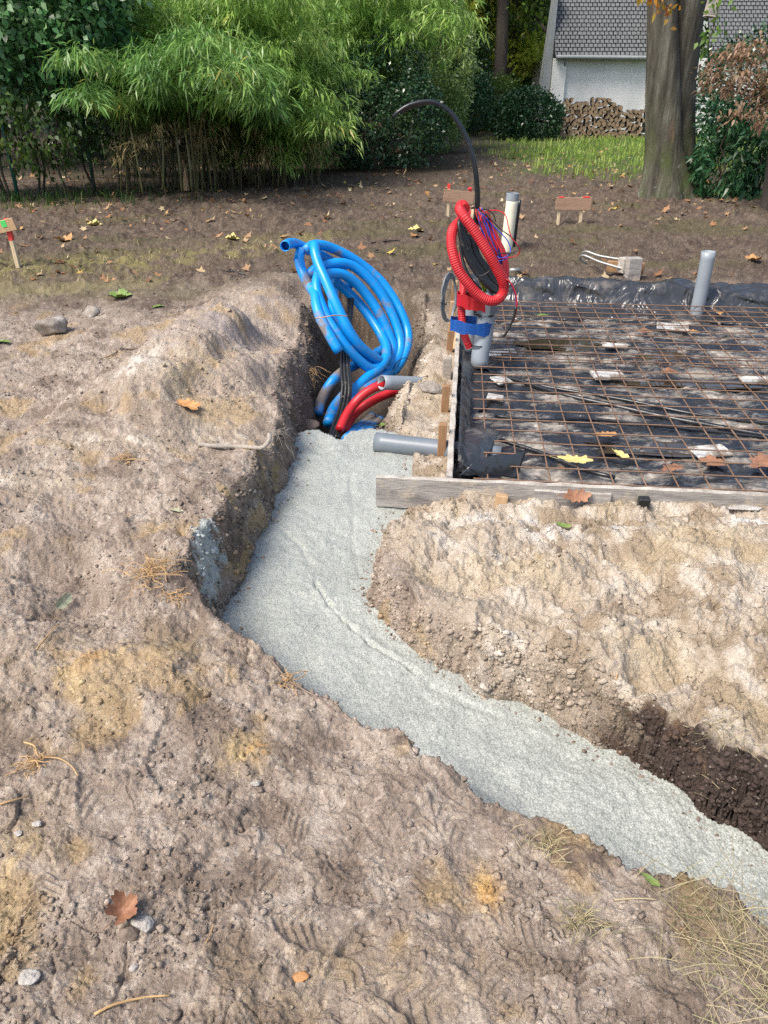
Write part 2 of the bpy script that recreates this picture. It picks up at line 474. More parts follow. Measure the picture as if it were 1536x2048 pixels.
for a in ((770, 1005, -.12), (860, 1010, -.11), (1000, 1022, -.09), (1200, 1022, -.085), (1500, 1018, -.07), (1700, 1020, -.07),
          (772, 1090, -.10), (800, 1150, -.05), (830, 1080, -.03), (950, 1110, -.05), (1100, 1120, -.02), (1250, 1110, -.04), (1400, 1130, .0), (1536, 1120, -.02),
          (800, 1225, -.08), (860, 1260, -.09), (930, 1200, -.06), (1000, 1290, -.04), (1080, 1220, -.10), (1150, 1290, -.02), (1200, 1280, .02), (1310, 1240, -.06), (1420, 1240, .01), (1500, 1290, .0),
          (900, 1310, -.10), (1000, 1370, -.11), (1070, 1390, -.12), (1170, 1390, -.05), (1250, 1400, -.03), (1330, 1390, -.07), (1395, 1425, -.04), (1450, 1485, -.05), (1536, 1545, -.05), (1620, 1590, -.05), (1700, 1640, -.05), (1250, 1480, -.12), (1160, 1440, -.13),
          # sand between trench and formwork
          (860, 650, -.0), (850, 700, -.02), (870, 760, -.03), (850, 830, -.0), (835, 800, -.05), (860, 900, -.12), (840, 940, -.13),
          # spoil ridge left of the trench
          (550, 560, .20), (520, 575, .27), (440, 620, .34), (390, 665, .36), (330, 720, .32), (270, 770, .26), (470, 720, .20), (540, 700, .1), (400, 800, .13), (500, 830, .10), (580, 780, .05), (585, 690, .05), (600, 620, .02), (560, 880, .04), (480, 900, .09),
          (480, 560, .03), (350, 620, .03), (250, 690, .05), (150, 760, .07), (0, 700, .02), (0, 850, .07), (100, 620, .0), (300, 560, .0),
          # ground left of the trench
          (220, 830, .12), (150, 900, .12), (60, 950, .10), (0, 1050, .08), (200, 960, .09), (300, 960, .11), (400, 960, .12), (500, 970, .08), (540, 960, .05),
          (120, 1060, .06), (240, 1060, .08), (380, 1060, .12), (450, 1040, .09), (480, 1070, .05), (330, 1160, .08), (400, 1150, .08), (230, 1150, .03), (130, 1180, -.05), (170, 1220, -.06), (40, 1180, .03), (60, 1280, .04),
          (250, 1250, .02), (330, 1220, .05), (400, 1260, .02), (200, 1350, .07), (300, 1330, .07), (420, 1330, .03), (100, 1400, .04), (0, 1350, .03), (480, 1380, .01), (560, 1450, .01),
          (30, 1530, .02), (250, 1500, .0), (400, 1560, .0), (620, 1550, -.01), (700, 1520, -.02), (780, 1490, .01), (830, 1560, -.01), (950, 1620, -.03),
          (100, 1700, .0), (350, 1700, -.01), (600, 1720, -.01), (800, 1700, -.02), (1000, 1720, -.03), (1200, 1760, -.03), (1330, 1800, -.03), (1450, 1820, -.01), (1520, 1920, -.01),
          (150, 1900, .0), (450, 1900, .0), (750, 1900, -.01), (1050, 1900, -.01), (1300, 1930, -.01), (100, 2040, .0), (500, 2040, .0), (900, 2040, .0), (1400, 2040, .0),
          # ground beyond
          (300, 500, .0), (700, 560, .0), (860, 580, .0), (750, 480, .0), (100, 480, .0), (1000, 540, .0), (1300, 500, .0), (1500, 480, .0), (1100, 440, .0), (500, 440, .0), (-300, 500, 0), (-400, 900, .05), (-500, 1500, .03), (-600, 2000, 0), (1900, 1000, 0), (2000, 1500, 0.02)):
    cpt(*a)
CP = np.array(CP)
FEET = [  # px, py, heading (deg), length, depth
    (345, 1510, 8, .29, .016), (455, 1722, -30, .28, .012), (560, 1765, 20, .30, .014), (835, 1695, -12, .29, .008), (930, 1650, 35, .27, .014),
    (640, 1850, 80, .29, .011), (745, 1890, -40, .28, .012), (1020, 1985, 12, .30, .014), (1210, 1975, -8, .30, .014), (330, 1930, 5, .28, .012),
    (1080, 1850, 60, .28, .010), (210, 1620, 40, .28, .010), (1130, 1790, -30, .26, .010), (80, 1830, 15, .28, .010), (620, 1640, 50, .27, .010), (880, 2020, 70, .28, .012)]
def gb(x, y, px, py, rx, ry=None, z=0.0, ang=0.0):                 # soft blob centred on a ground point
    p = G(px, py, z); ry = ry or rx
    c, s = math.cos(ang), math.sin(ang)
    dx, dy = x - p[0], y - p[1]
    return np.exp(-((c * dx + s * dy) / rx) ** 2 - ((-s * dx + c * dy) / ry) ** 2)
def terrain(x, y, colour=False):
    x = np.atleast_1d(np.asarray(x, float)); y = np.atleast_1d(np.asarray(y, float))
    num = np.zeros(x.shape); den = np.full(x.shape, 1e-9)
    for a in CP:
        d2 = (x - a[0]) ** 2 + (y - a[1]) ** 2
        sc = .08 + .03 * a[1]
        wt = 1.0 / (d2 / sc ** 2 + .22) ** 2.2
        num += wt * a[2]; den += wt
    B = num / den
    fade = 1 - sstep(9, 15, y)
    B = B * fade
    near = 1 - sstep(4.5, 8, y)
    us, vs = to_slab(x, y)
    sandm = sstep(-.10, .12, x - np.interp(y, [0, 1.4, 2.2, 2.9, 3.3, 6.5, 8], [1.2, .75, .25, -.02, 0.0, .05, .3])) * (1 - sstep(5.9, 6.8, y + .15 * fbm(x, y, 2.5, 3, 3)))
    sandm = sandm * sstep(1.0, 1.5, y - .2 * x * 0)
    # lumps
    A = .35 + .65 * near
    lump = fbm(x, y, 2.2, 3, 11) * .022 * A + sandm * (.030 * (.4 - 2.0 * np.abs(perlin(x * 2.6 + 3, y * 2.6, 14))) * sstep(.9, .6, x - .3 * (y - 1.7)) + .022 * perlin(x * 4.5, y * 4.5 + 2, 15)) * near + fbm(x, y, 7.5, 3, 21) * .013 * A
    rid = 1 - np.abs(fbm(x, y, 4.2, 4, 31)) * 2
    lump += rid * .009 * (.5 + sandm) * A
    wx = x + .05 * fbm(x, y, 5, 2, 41); wy = y + .05 * fbm(x, y, 5, 2, 51)
    f1, f2, idc = worley(wx, wy, 13, 1)
    cl = np.clip(.62 - f1, 0, 1) * (.3 + idc) * sstep(-.1, .45, fbm(x, y, 3.1, 3, 61) + .15 * sandm)
    wx2 = x + .035 * fbm(x, y, 9, 3, 42); wy2 = y + .035 * fbm(x, y, 9, 3, 52)
    pm = sstep(-.05, .40, fbm(x, y, 2.7, 3, 43) + .12 * sandm)
    lump += plates(wx2, wy2, 11, 4, .55) * (.17 + .26 * sandm) * pm * A
    pm2 = sstep(-.10, .35, fbm(x, y, 4.1, 3, 44))
    lump += plates(wx2, wy2, 27, 6, .6) * .24 * pm2 * near
    sm_ = perlin((x * .62 - y * .78) * 9, (x * .78 + y * .62) * 34, 45) * sstep(.0, .4, fbm(x, y, 1.5, 2, 46))
    lump += sm_ * .005 * near
    lump += cl * .014 * (.5 + .5 * near + .6 * sandm)
    f1b, f2b, idb = worley(wx, wy, 34, 2)
    mk = sstep(-.25, .35, fbm(x, y, 4.3, 3, 71))
    lump += np.clip(.55 - f1b, 0, 1) * (.3 + idb) * .010 * mk * near
    f1c, f2c, idd = worley(x, y, 85, 3)
    lump += np.clip(.5 - f1c, 0, 1) * idd * .009 * near
    lump += fbm(x, y, 26, 5, 81, .68) * .0058 * near + fbm(x, y, 9, 3, 82) * .006 * (1 - near)
    n_w = fbm(x, y, 3, 2, 96)
    # cracks in the drying crust
    c1, c2, _ = worley(x + .05 * n_w + .03 * fbm(x, y, 9, 2, 91), y + .03 * fbm(x, y, 9, 2, 95), 6.0, 5)
    crk = sstep(.05, .0, c2 - c1) * sstep(.10, .5, fbm(x, y, 2.4, 2, 97))
    lump -= crk * .012 * near
    lump += sandm * ((1 - 2 * np.abs(fbm(x, y, 7, 4, 98, .6))) * .012 + (1 - 2 * np.abs(fbm(x + .1 * n_w, y - .1 * n_w, 17, 3, 99, .6))) * .006) * near
    # scrape marks of the digger bucket on the right bank and the ridge
    q1 = gb(x, y, 1090, 1240, .16, .13) + gb(x, y, 1390, 1240, .09, .16) + gb(x, y, 1200, 1350, .2, .1, ang=.6) + gb(x, y, 830, 1090, .10, .2, ang=.5) + .8 * gb(x, y, 1120, 1110, .15, .07)
    lump += q1 * (perlin((x * .85 + y * .5) * 55, (y * .85 - x * .5) * 6, 7) * .006 - .012)
    q2 = gb(x, y, 480, 700, .4, .9, z=.12)
    lump += q2 * perlin((x * .5 + y * .86) * 22, (y * .5 - x * .86) * 4, 8) * .022
    h = B + lump
    # boot prints
    tread = np.zeros(x.shape)
    for (px, py, hd, L, dp) in FEET:
        p = G(px, py, 0); a = R(hd)
        dx, dy = x - p[0], y - p[1]
        m = (np.abs(dx) < .25) & (np.abs(dy) < .25)
        if not m.any(): continue
        X, Y = dx[m], dy[m]
        lx = X * math.cos(a) + Y * math.sin(a); ly = -X * math.sin(a) + Y * math.cos(a)
        wd = .052 + .010 * np.cos((ly / L + .1) * 6)
        e = np.hypot(lx / wd, ly / (L / 2))
        e = e + .10 * fbm(X, Y, 22, 2, 5)
        ins = sstep(1.08, .80, e)
        rim = np.exp(-((e - 1.10) / .10) ** 2)
        tr = sstep(-.1, .35, np.sin((ly + np.abs(lx) * .7) * 2 * np.pi / (.030 + .010 * math.sin(px)) + .6 * np.sin(lx * 60))) * sstep(.98, .8, e) * (np.abs(ly + .03) > .018) * sstep(-.5, .1, fbm(X, Y, 9, 2, 6))
        h[m] += (-dp * .42 * ins + rim * dp * .30 + tr * .0075) * (.6 + .4 * sstep(-.5, .3, fbm(X, Y, 6, 2, 77)))
        h[m] += -ins * (lump[m] - lump[m].mean()) * .95
        tread[m] = np.maximum(tread[m], ins)
    # wheel ruts far off, moving away to the left
    far = sstep(5.8, 7.5, y) * (1 - sstep(13, 17, y))
    rr = perlin(x * .5 + y * .12, (y - .28 * x) * 2.3, 17) + .5 * perlin(x * 1.1, (y - .28 * x) * 5.3, 18)
    h += far * rr * .045
    h += far * np.clip(fbm(x, y, 6, 4, 19, .6), 0, 1) * .05
    h += .10 * gb(x, y, 672, 412, .3, .35) + .05 * gb(x, y, 760, 470, .7, .15)
    # the slab pit
    g = .02
    ins = sstep(-.02, .03, us) * sstep(-.02, .03, vs) * (1 - sstep(SLAB_D - .03, SLAB_D + .03, vs)) * (1 - sstep(SLAB_W - .03, SLAB_W + .05, us))
    h = h * (1 - ins) + (-.22) * ins
    # just outside the boards the soil lies a hand below their top
    band = (1 - sstep(.10, .35, -vs)) * sstep(-.9, -.5, us) * (vs < .0) * (vs > -.4)
    lim = -.085 + .35 * lump + .10 * sstep(0, .35, -vs)
    h = np.where(band > .5, np.minimum(h, lim + .02), h)
    bl = (us < 0) & (us > -.3) & (vs > 0) & (vs < SLAB_D)
    h = np.where(bl, np.minimum(h, -.095 + .5 * lump + .15 * np.clip(-us, 0, 1) + .02 * np.sin(vs * 4)), h)
    # the trench
    sd, wv, bv = poly_sd(x, y, TR)
    rag = fbm(x, y, 3.0, 2, 101) * .026 + fbm(x, y, 12, 3, 111) * .008
    sd2 = sd + rag * sstep(.9, .5, bv * 0 + .4)
    t = np.clip((sd2 + bv * wv) / np.maximum(wv, .02), 0, 1)
    t2 = np.where(bv > .6, t * t * (3 - 2 * t), 1 - (1 - t) ** 1.8)
    floor = -.50 + .04 * fbm(x, y, 3, 3, 121)
    wall = (t > .02) & (t < .98)
    hh = floor + (h - floor) * t2
    hh = np.where(wall, hh + fbm(x, y, 11, 4, 131, .6) * .03 * (4 * t * (1 - t)), hh)
    if not colour:
        return hh
    xk, yk, hk = x, y, hh
    x = xk + 1.1 * hh; y = yk - .8 * hh
    n1 = fbm(x, y, 1.3, 4, 201); n2 = fbm(x, y, 5.5, 5, 211, .6); n3 = fbm(x, y, 24, 4, 221, .6); nf = fbm(x, y, 70, 3, 222, .7)
    s1 = fbm(x, y, 5, 3, 251); s2 = fbm(x, y, 6, 3, 261)
    x, y = xk, yk
    def mix(c, d, m):
        m = np.clip(m, 0, 1)[:, None]
        return c * (1 - m) + np.array(d) * m
    soil = np.ones((len(x), 3)) * np.array((.290, .232, .186))
    soil = mix(soil, (.200, .155, .122), sstep(.05, .8, n2 + .4 * n1))
    soil = mix(soil, (.41, .345, .285), sstep(.05, .8, n3 * .7 - n2 * .6 + .1))
    soil = mix(soil, (.36, .25, .12), .55 * sstep(.25, .7, fbm(x, y, 2.6, 4, 231, .6)))
    c = soil
    c = c * (1 + .16 * np.clip(nf, -1.5, 1.5))[:, None]
    # ochre seams
    oc = gb(x, y, 190, 1370, .10, .12) * 1.2 + gb(x, y, 480, 1510, .06) + gb(x, y, 150, 1370, .25, .18) * .28 + gb(x, y, 20, 1760, .08, .16) + gb(x, y, 975, 1770, .04, .07) * 1.3 + gb(x, y, 330, 1330, .3, .14) * .35 + gb(x, y, 1380, 1080, .5, .12) * .5 + gb(x, y, 850, 1210, .05, .08) * .8 + gb(x, y, 400, 800, .25, .4, .13) * .6 + gb(x, y, 370, 770, .1, .2, .16) + gb(x, y, 700, 1960, .3, .1) * .35 + gb(x, y, 1480, 1370, .18, .14) * .6
    c = mix(c, (.46, .35, .20), oc * (.12 + .85 * sstep(-.2, .6, n3 + n2)))
    c = mix(c, (.55, .30, .08), .7 * gb(x, y, 975, 1770, .03, .05) + .6 * gb(x, y, 515, 1500, .03) * sstep(-.2, .3, n3) + .5 * gb(x, y, 190, 1340, .04, .06))
    # pale sand
    sand = np.ones((len(x), 3)) * np.array((.405, .338, .262))
    sand = mix(sand, (.52, .46, .385), sstep(.0, .7, n2 + .3 * n3))
    sand = mix(sand, (.30, .235, .165), sstep(.1, .65, -n2 + .5 * n1))
    sand = mix(sand, (.45, .365, .24), .5 * sstep(.1, .6, fbm(x, y, 2.2, 3, 241)))
    sm = np.clip(sandm * 1.15 - .1, 0, 1) * sstep(-.55, -.1, n2 * .5 + sandm * .6)
    left_s = gb(x, y, 300, 760, .18, .3, .17) * .9 + gb(x, y, 210, 890, .35, .07, .11, -.1) * 1.2 + gb(x, y, 40, 960, .25, .06, .1) * 1.1 + gb(x, y, 90, 925, .1, .2, .1) * .5 + gb(x, y, 450, 870, .22, .1, .1) * .9 + gb(x, y, 500, 600, .25, .5, .13) * .35 + gb(x, y, 520, 970, .06, .12, .05) * .8
    c = mix(c, sand, 0) if False else c * (1 - np.clip(sm, 0, 1))[:, None] + sand * np.clip(sm, 0, 1)[:, None]
    lm = np.clip(left_s * (.35 + .8 * sstep(-.4, .4, n2 + n3)), 0, 1)[:, None]
    c = c * (1 - lm) + (sand * 1.05) * lm
    c = mix(c, (.60, .575, .53), (gb(x, y, 1040, 1340, .10, .06) * 1.3 + gb(x, y, 960, 1280, .05, .07) + gb(x, y, 1030, 1010, .22, .05) + gb(x, y, 1500, 1030, .2, .04) + gb(x, y, 270, 770, .09, .12, .17) * .8 + gb(x, y, 1120, 1050, .16, .06) * .8) * sstep(-.35, .25, n2 + n3 * .6))
    # violet grey clay on the ridge
    c = mix(c, (.34, .30, .285), .65 * gb(x, y, 470, 690, .35, .9, .13) * sstep(-.3, .3, n2))
    # dark humus: lower right face, seams in the left face
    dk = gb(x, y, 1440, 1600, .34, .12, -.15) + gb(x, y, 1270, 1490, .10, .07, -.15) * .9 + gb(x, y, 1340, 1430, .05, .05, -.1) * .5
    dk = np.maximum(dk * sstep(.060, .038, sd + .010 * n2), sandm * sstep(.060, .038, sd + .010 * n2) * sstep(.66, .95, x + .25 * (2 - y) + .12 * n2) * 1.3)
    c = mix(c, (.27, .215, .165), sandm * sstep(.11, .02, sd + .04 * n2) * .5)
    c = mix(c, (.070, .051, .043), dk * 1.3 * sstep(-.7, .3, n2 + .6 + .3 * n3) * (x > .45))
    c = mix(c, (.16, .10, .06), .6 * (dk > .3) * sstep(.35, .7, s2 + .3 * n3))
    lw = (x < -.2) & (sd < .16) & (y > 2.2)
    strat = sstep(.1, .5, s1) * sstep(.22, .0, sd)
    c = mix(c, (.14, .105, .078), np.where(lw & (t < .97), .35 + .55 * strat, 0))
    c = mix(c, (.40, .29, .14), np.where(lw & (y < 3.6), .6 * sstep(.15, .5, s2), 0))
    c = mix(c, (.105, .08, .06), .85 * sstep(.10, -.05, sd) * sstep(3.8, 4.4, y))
    # cement slurry splashed on the left face
    sp_ = gb(x, y, 412, 1100, .05, .14, .04) * 1.35
    c = mix(c, (.42, .44, .41), sstep(.62, .8, sp_ + .5 * n3 + .45 * n2) * (sd > -.05) * (sp_ > .12))
    c = mix(c, (.13, .10, .085), sstep(.4, .9, gb(x, y, 350, 1200, .12, .1) + gb(x, y, 790, 1490, .06, .05) + .7 * gb(x, y, 1180, 1710, .12, .06) + .4 * n2))
    # far ground: damp dark soil, moss, then grass
    fm = sstep(5.0, 7.6, y + .5 * n1)
    farc = np.ones((len(x), 3)) * np.array((.100, .075, .056))
    farc = mix(farc, (.075, .054, .042), sstep(-.1, .6, n2 + .4 * n1))
    farc = mix(farc, (.155, .12, .092), sstep(.1, .8, n3 - .3 * n2))
    farc = mix(farc, (.085, .085, .03), .4 * sstep(.15, .6, fbm(x * .5, y, .9, 3, 271)))
    c = c * (1 - fm)[:, None] + farc * fm[:, None]
    st = np.exp(-((y - (9.3 + .45 * x + .3 * n1)) / .55) ** 2) * (x < -.6)
    c = mix(c, (.21, .185, .075), .8 * st * sstep(-.4, .3, n2 + .3 * n3))
    st2 = np.exp(-((y - (7.7 + .28 * x)) / .3) ** 2) * (x < -2)
    c = mix(c, (.20, .175, .08), .6 * st2)
    gr = sstep(14.5, 19, y + 2.0 * n1) * sstep(1.8, 3.6, x + .9 * n1 - .06 * (y - 14))
    c = mix(c, (.055, .095, .022), gr * sstep(-.5, .3, n2 + .5))
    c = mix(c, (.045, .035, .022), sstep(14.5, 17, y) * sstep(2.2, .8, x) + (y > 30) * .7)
    return hh, np.clip(c, .01, .9), sd, t

# ground sheet: rows and columns close together near the camera, wide apart far off
ys = [-4, -2.5, -1.5, -.8, -.3, 0, .2, .35, .45, .52]
y_ = .58
while y_ < 14:
    ys.append(y_); zz = cp * y_ + .81
    y_ += min(.045, max(.0024, zz * zz * .00088))
while y_ < 400:
    ys.append(y_); y_ *= 1.02 + .0006 * (y_ - 14) if y_ < 60 else 1.15
ys = np.array(ys)
sc_ = list(np.arange(-1.45, 1.4501, .0034))
k = 1.455; out = []; dk_ = .005
while k < 40:
    out.append(k); k += dk_; dk_ *= 1.06
ss = np.array([-a for a in out[::-1]] + sc_ + out)
halfw = .435 * np.maximum(ys, .3) + .42
XX = halfw[:, None] * ss[None, :]; YY = ys[:, None] * np.ones((1, len(ss)))
gx, gy = XX.ravel(), YY.ravel()
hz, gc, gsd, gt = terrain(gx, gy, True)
wm = np.where((gt > .01) & (gt < .999), 4 * gt * (1 - gt), 0) ** .5 * (gsd > -.02)
gx0_, gy0_ = gx.copy(), gy.copy()
gx = gx + wm * (fbm(gx0_ + gy0_, hz * 2.4, 6, 4, 141, .55) * .016)
gy = gy + wm * (fbm(gx0_ - gy0_ + 3, hz * 2.4, 6, 4, 151, .55) * .016)
hz = hz + wm * fbm(gx0_ + .5 * gy0_, hz * 2, 16, 3, 161, .6) * .008
ny, nx = XX.shape
ii = (np.arange(ny - 1)[:, None] * nx + np.arange(nx - 1)[None, :]).ravel()
faces = np.stack([ii, ii + 1, ii + nx + 1, ii + nx], 1)

def ground_material():
    m, n, l, b = new_mat("bare_soil")
    at = n.new("ShaderNodeAttribute"); at.attribute_name = "tint"
    co = n.new("ShaderNodeTexCoord").outputs["Object"]
    t1 = noise(n, l, co, 110, 6, .9)
    r1 = ramp(n, [(.32, (.62, .61, .60)), (.5, (1, 1, 1)), (.68, (1.38, 1.37, 1.35))])
    l.new(t1.outputs[0], r1.inputs[0])
    mx = n.new("ShaderNodeMix"); mx.data_type = 'RGBA'; mx.blend_type = 'MULTIPLY'; mx.inputs[0].default_value = 1
    l.new(at.outputs["Color"], mx.inputs[6]); l.new(r1.outputs[0], mx.inputs[7])
    # small pale grit
    vo = n.new("ShaderNodeTexVoronoi"); vo.inputs["Scale"].default_value = 95
    l.new(co, vo.inputs["Vector"])
    sepc = n.new("ShaderNodeSeparateColor"); l.new(vo.outputs["Color"], sepc.inputs[0])
    gt_ = n.new("ShaderNodeMath"); gt_.operation = 'GREATER_THAN'; gt_.inputs[1].default_value = .93; l.new(sepc.outputs[0], gt_.inputs[0])
    lt = n.new("ShaderNodeMath"); lt.operation = 'LESS_THAN'; lt.inputs[1].default_value = .38; l.new(vo.outputs["Distance"], lt.inputs[0])
    mu = n.new("ShaderNodeMath"); mu.operation = 'MULTIPLY'; l.new(gt_.outputs[0], mu.inputs[0]); l.new(lt.outputs[0], mu.inputs[1])
    mu2 = n.new("ShaderNodeMath"); mu2.operation = 'MULTIPLY'; mu2.inputs[1].default_value = .35; l.new(mu.outputs[0], mu2.inputs[0])
    m2 = n.new("ShaderNodeMix"); m2.data_type = 'RGBA'; l.new(mu2.outputs[0], m2.inputs[0]); l.new(mx.outputs[2], m2.inputs[6]); m2.inputs[7].default_value = (.60, .54, .47, 1)
    l.new(m2.outputs[2], b.inputs["Base Color"])
    b.inputs["Roughness"].default_value = .95
    b.inputs["Specular IOR Level"].default_value = .2
    t2 = noise(n, l, co, 60, 6, .70)
    v2 = n.new("ShaderNodeTexVoronoi"); v2.inputs["Scale"].default_value = 70; v2.feature = 'F1'; l.new(co, v2.inputs["Vector"])
    ad = n.new("ShaderNodeMath"); ad.operation = 'MULTIPLY_ADD'; ad.inputs[1].default_value = -.25
    l.new(v2.outputs["Distance"], ad.inputs[0]); l.new(t2.outputs[0], ad.inputs[2])
    bp = n.new("ShaderNodeBump"); bp.inputs["Strength"].default_value = 1.0; bp.inputs["Distance"].default_value = .015
    l.new(ad.outputs[0], bp.inputs["Height"]); l.new(bp.outputs[0], b.inputs["Normal"])
    return m
MT['soil'] = ground_material()
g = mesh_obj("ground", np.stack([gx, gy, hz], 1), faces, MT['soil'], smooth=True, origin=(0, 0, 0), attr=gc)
tag(g, kind="structure")

# ------------------------------------------------------------------ poured concrete
def conc_edge():
    pts = [GC(*a) for a in ((540, 905), (600, 868), (640, 864), (664, 878), (684, 884), (702, 870), (745, 862), (790, 868), (850, 890))]
    return np.array([(p[0], p[1]) for p in pts])
CE = conc_edge()
def concrete_z(x, y):
    z = zc_of(y)
    be = np.interp(x, CE[:, 0], CE[:, 1])
    z = z + .006 * perlin((x * .8 - y * .3) * 9, (y * .8 + x * .3) * 1.2, 303) + .018 * fbm(x, y, 1.6, 2, 301) + .006 * fbm(x, y, 6, 3, 311) + .0028 * fbm(x, y, 30, 3, 321) + .0016 * fbm(x, y, 75, 2, 331)
    f1, f2, idc = worley(x, y, 110, 9)
    z = z + .0012 * np.clip(.6 - f1, 0, 1) * (.4 + idc)
    # folds where the flows met
    for pl, wd, dp in ((((630, 1165), (650, 1200), (690, 1245), (735, 1285), (790, 1318), (835, 1345)), .007, .014), (((700, 950), (707, 1010), (705, 1080), (720, 1150)), .012, .004), (((560, 1060), (600, 1090), (620, 1125)), .01, .005), (((590, 880), (640, 905), (700, 900), (745, 888)), .014, .008), (((980, 1590), (930, 1560), (860, 1520), (800, 1490)), .015, .006), (((860, 1370), (930, 1400), (1000, 1430)), .015, .005)):
        P = np.array([GC(*a)[:2] for a in pl])
        d, _, _ = poly_sd(x, y, np.concatenate([P, P[::-1]]))
        d = np.abs(d) + .012 * fbm(x, y, 18, 2, 341)
        z = z - dp * np.exp(-(d / wd) ** 2) + dp * .22 * np.exp(-((d - wd * 2.2) / (wd * 1.5)) ** 2)
    z = z + .02 * sstep(.25, .0, be - y) * (y < be)
    drop = sstep(-.01, .05, y - be + .02 * fbm(x, y, 14, 3, 351))
    return z - drop * .35
csd = gsd
ys2 = ys[(ys > .9) & (ys < 4.25)]
m_r = (ys > .9) & (ys < 4.25)
rows = np.where(m_r)[0]
cols = np.where(np.abs(ss) < 1.9)[0]
CX = XX[np.ix_(rows, cols)]; CY = YY[np.ix_(rows, cols)]; CS = gsd.reshape(ny, nx)[np.ix_(rows, cols)]
keep = (CS < .10)
fx = keep[:-1, :-1] & keep[1:, :-1] & keep[:-1, 1:] & keep[1:, 1:] & (CY[:-1, :-1] < np.interp(CX[:-1, :-1], CE[:, 0], CE[:, 1]) + .12)
r_, c_ = np.where(fx)
nc = len(cols)
q = r_ * nc + c_
cf = np.stack([q, q + 1, q + nc + 1, q + nc], 1)
used = np.unique(cf)
rem = np.full(CX.size, -1); rem[used] = np.arange(len(used))
cf = rem[cf]
cxv, cyv = CX.ravel()[used], CY.ravel()[used]
czv = concrete_z(cxv, cyv)
def concrete_material():
    m, n, l, b = new_mat("wet_concrete")
    co = n.new("ShaderNodeTexCoord").outputs["Object"]
    vo = n.new("ShaderNodeTexVoronoi"); vo.inputs["Scale"].default_value = 150; l.new(co, vo.inputs["Vector"])
    t1 = noise(n, l, co, 6, 12, .8)
    r0 = ramp(n, [(.3, (.30, .313, .286)), (.55, (.362, .378, .346)), (.75, (.44, .456, .42))])
    l.new(t1.outputs[0], r0.inputs[0])
    r1 = ramp(n, [(.0, (1.22, 1.22, 1.22)), (.42, (1, 1, 1)), (.75, (.64, .66, .65))])
    l.new(vo.outputs["Distance"], r1.inputs[0])
    mx = n.new("ShaderNodeMix"); mx.data_type = 'RGBA'; mx.blend_type = 'MULTIPLY'; mx.inputs[0].default_value = .85
    l.new(r0.outputs[0], mx.inputs[6]); l.new(r1.outputs[0], mx.inputs[7])
    l.new(mx.outputs[2], b.inputs["Base Color"])
    b.inputs["Roughness"].default_value = .42
    b.inputs["Specular IOR Level"].default_value = .6
    t2 = noise(n, l, co, 120, 4, .7)
    ad = n.new("ShaderNodeMath"); ad.operation = 'MULTIPLY_ADD'; ad.inputs[1].default_value = -1.0
    l.new(vo.outputs["Distance"], ad.inputs[0]); l.new(t2.outputs[0], ad.inputs[2])
    bp = n.new("ShaderNodeBump"); bp.inputs["Strength"].default_value = .5; bp.inputs["Distance"].default_value = .0045
    l.new(ad.outputs[0], bp.inputs["Height"]); l.new(bp.outputs[0], b.inputs["Normal"])
    return m
o = mesh_obj("poured_concrete", np.stack([cxv, cyv, czv], 1), cf, concrete_material(), smooth=True, origin=(0, 2.5, -.2))
tag(o, "fresh grey-green concrete poured along the winding trench between the soil banks", "concrete")

def hgt(x, y):
    return float(terrain(np.array([x]), np.array([y]))[0])
def on_ground(px, py, it=6):                                       # the point of the ground seen at a pixel
    z = 0.0
    for _ in range(it):
        p = G(px, py, z); z = .5 * z + .5 * hgt(p[0], p[1])
    p = G(px, py, z)
    return np.array((p[0], p[1], hgt(p[0], p[1])))


# ================================================================== things on the site
def c3(px0, py0, sc):                                              # reads points measured in an enlarged crop of the photograph
    return lambda cx, cy: (px0 + cx / sc, py0 + cy / sc)
A3 = c3(500, 380, 3.84)
A4 = c3(720, 180, 3.792)

# ---- formwork boards
def board(p, q, h, th, zt, zq=None, jig=.0012, n=26):              # a plank on edge whose top runs from p to q
    d = (q - p)[:2]; L = np.hypot(*d); d = d / L
    nn = np.array((-d[1], d[0]))
    m = M(); ring = []
    vs = []
    for i in range(n + 1):
        t = i / n; c = p[:2] + d * L * t; z = zt + (0 if zq is None else (zq - zt) * t) + random.gauss(0, jig)
        wob = random.gauss(0, jig * .7)
        for (o_, zz) in ((0, -h), (0, -.004), (.004, 0), (th - .004, 0), (th, -.004), (th, -h)):
            e = c + nn * (o_ + wob)
            vs.append((e[0], e[1], z + zz + (random.gauss(0, .0015) if zz > -h / 2 else 0)))
    f = []
    for i in range(n):
        for j in range(6):
            f.append((i * 6 + j, (i + 1) * 6 + j, (i + 1) * 6 + (j + 1) % 6, i * 6 + (j + 1) % 6))
    f.append(tuple(range(6))); f.append(tuple(n * 6 + j for j in range(5, -1, -1)))
    mi = []
    for i in range(n):
        for j in range(6): mi.append(1 if j in (1, 2, 3) else 0)
    mi += [0, 0]
    return np.array(vs), f, mi
v, f, mi = board(SL(-.36, -.030, 0), SL(SLAB_W + .4, -.030, 0), .16, .028, .0, .0, n=90)
o = mesh_obj("formwork_board", v, f, [MT['board'], MT['boardtop']], mi=mi)
tag(o, "long weathered cement-stained board along the front edge of the slab", "formwork")
v, f, mi = board(SL(.38, -.052, -.022), SL(.73, -.052, -.022), .12, .019, -.022, n=14)
o = mesh_obj("plank", v, f, [MT['board'], MT['boardtop']], mi=mi)
tag(o, "short pale plank nailed on the face of the long front board", "plank")
v, f, mi = board(SL(.0, .001, .004), SL(0, SLAB_D, .004), .16, .03, .004, .03, n=60)
o = mesh_obj("formwork_board", v, f, [MT['board'], MT['boardtop']], mi=mi)
tag(o, "weathered board along the left side of the slab beside the trench", "formwork")
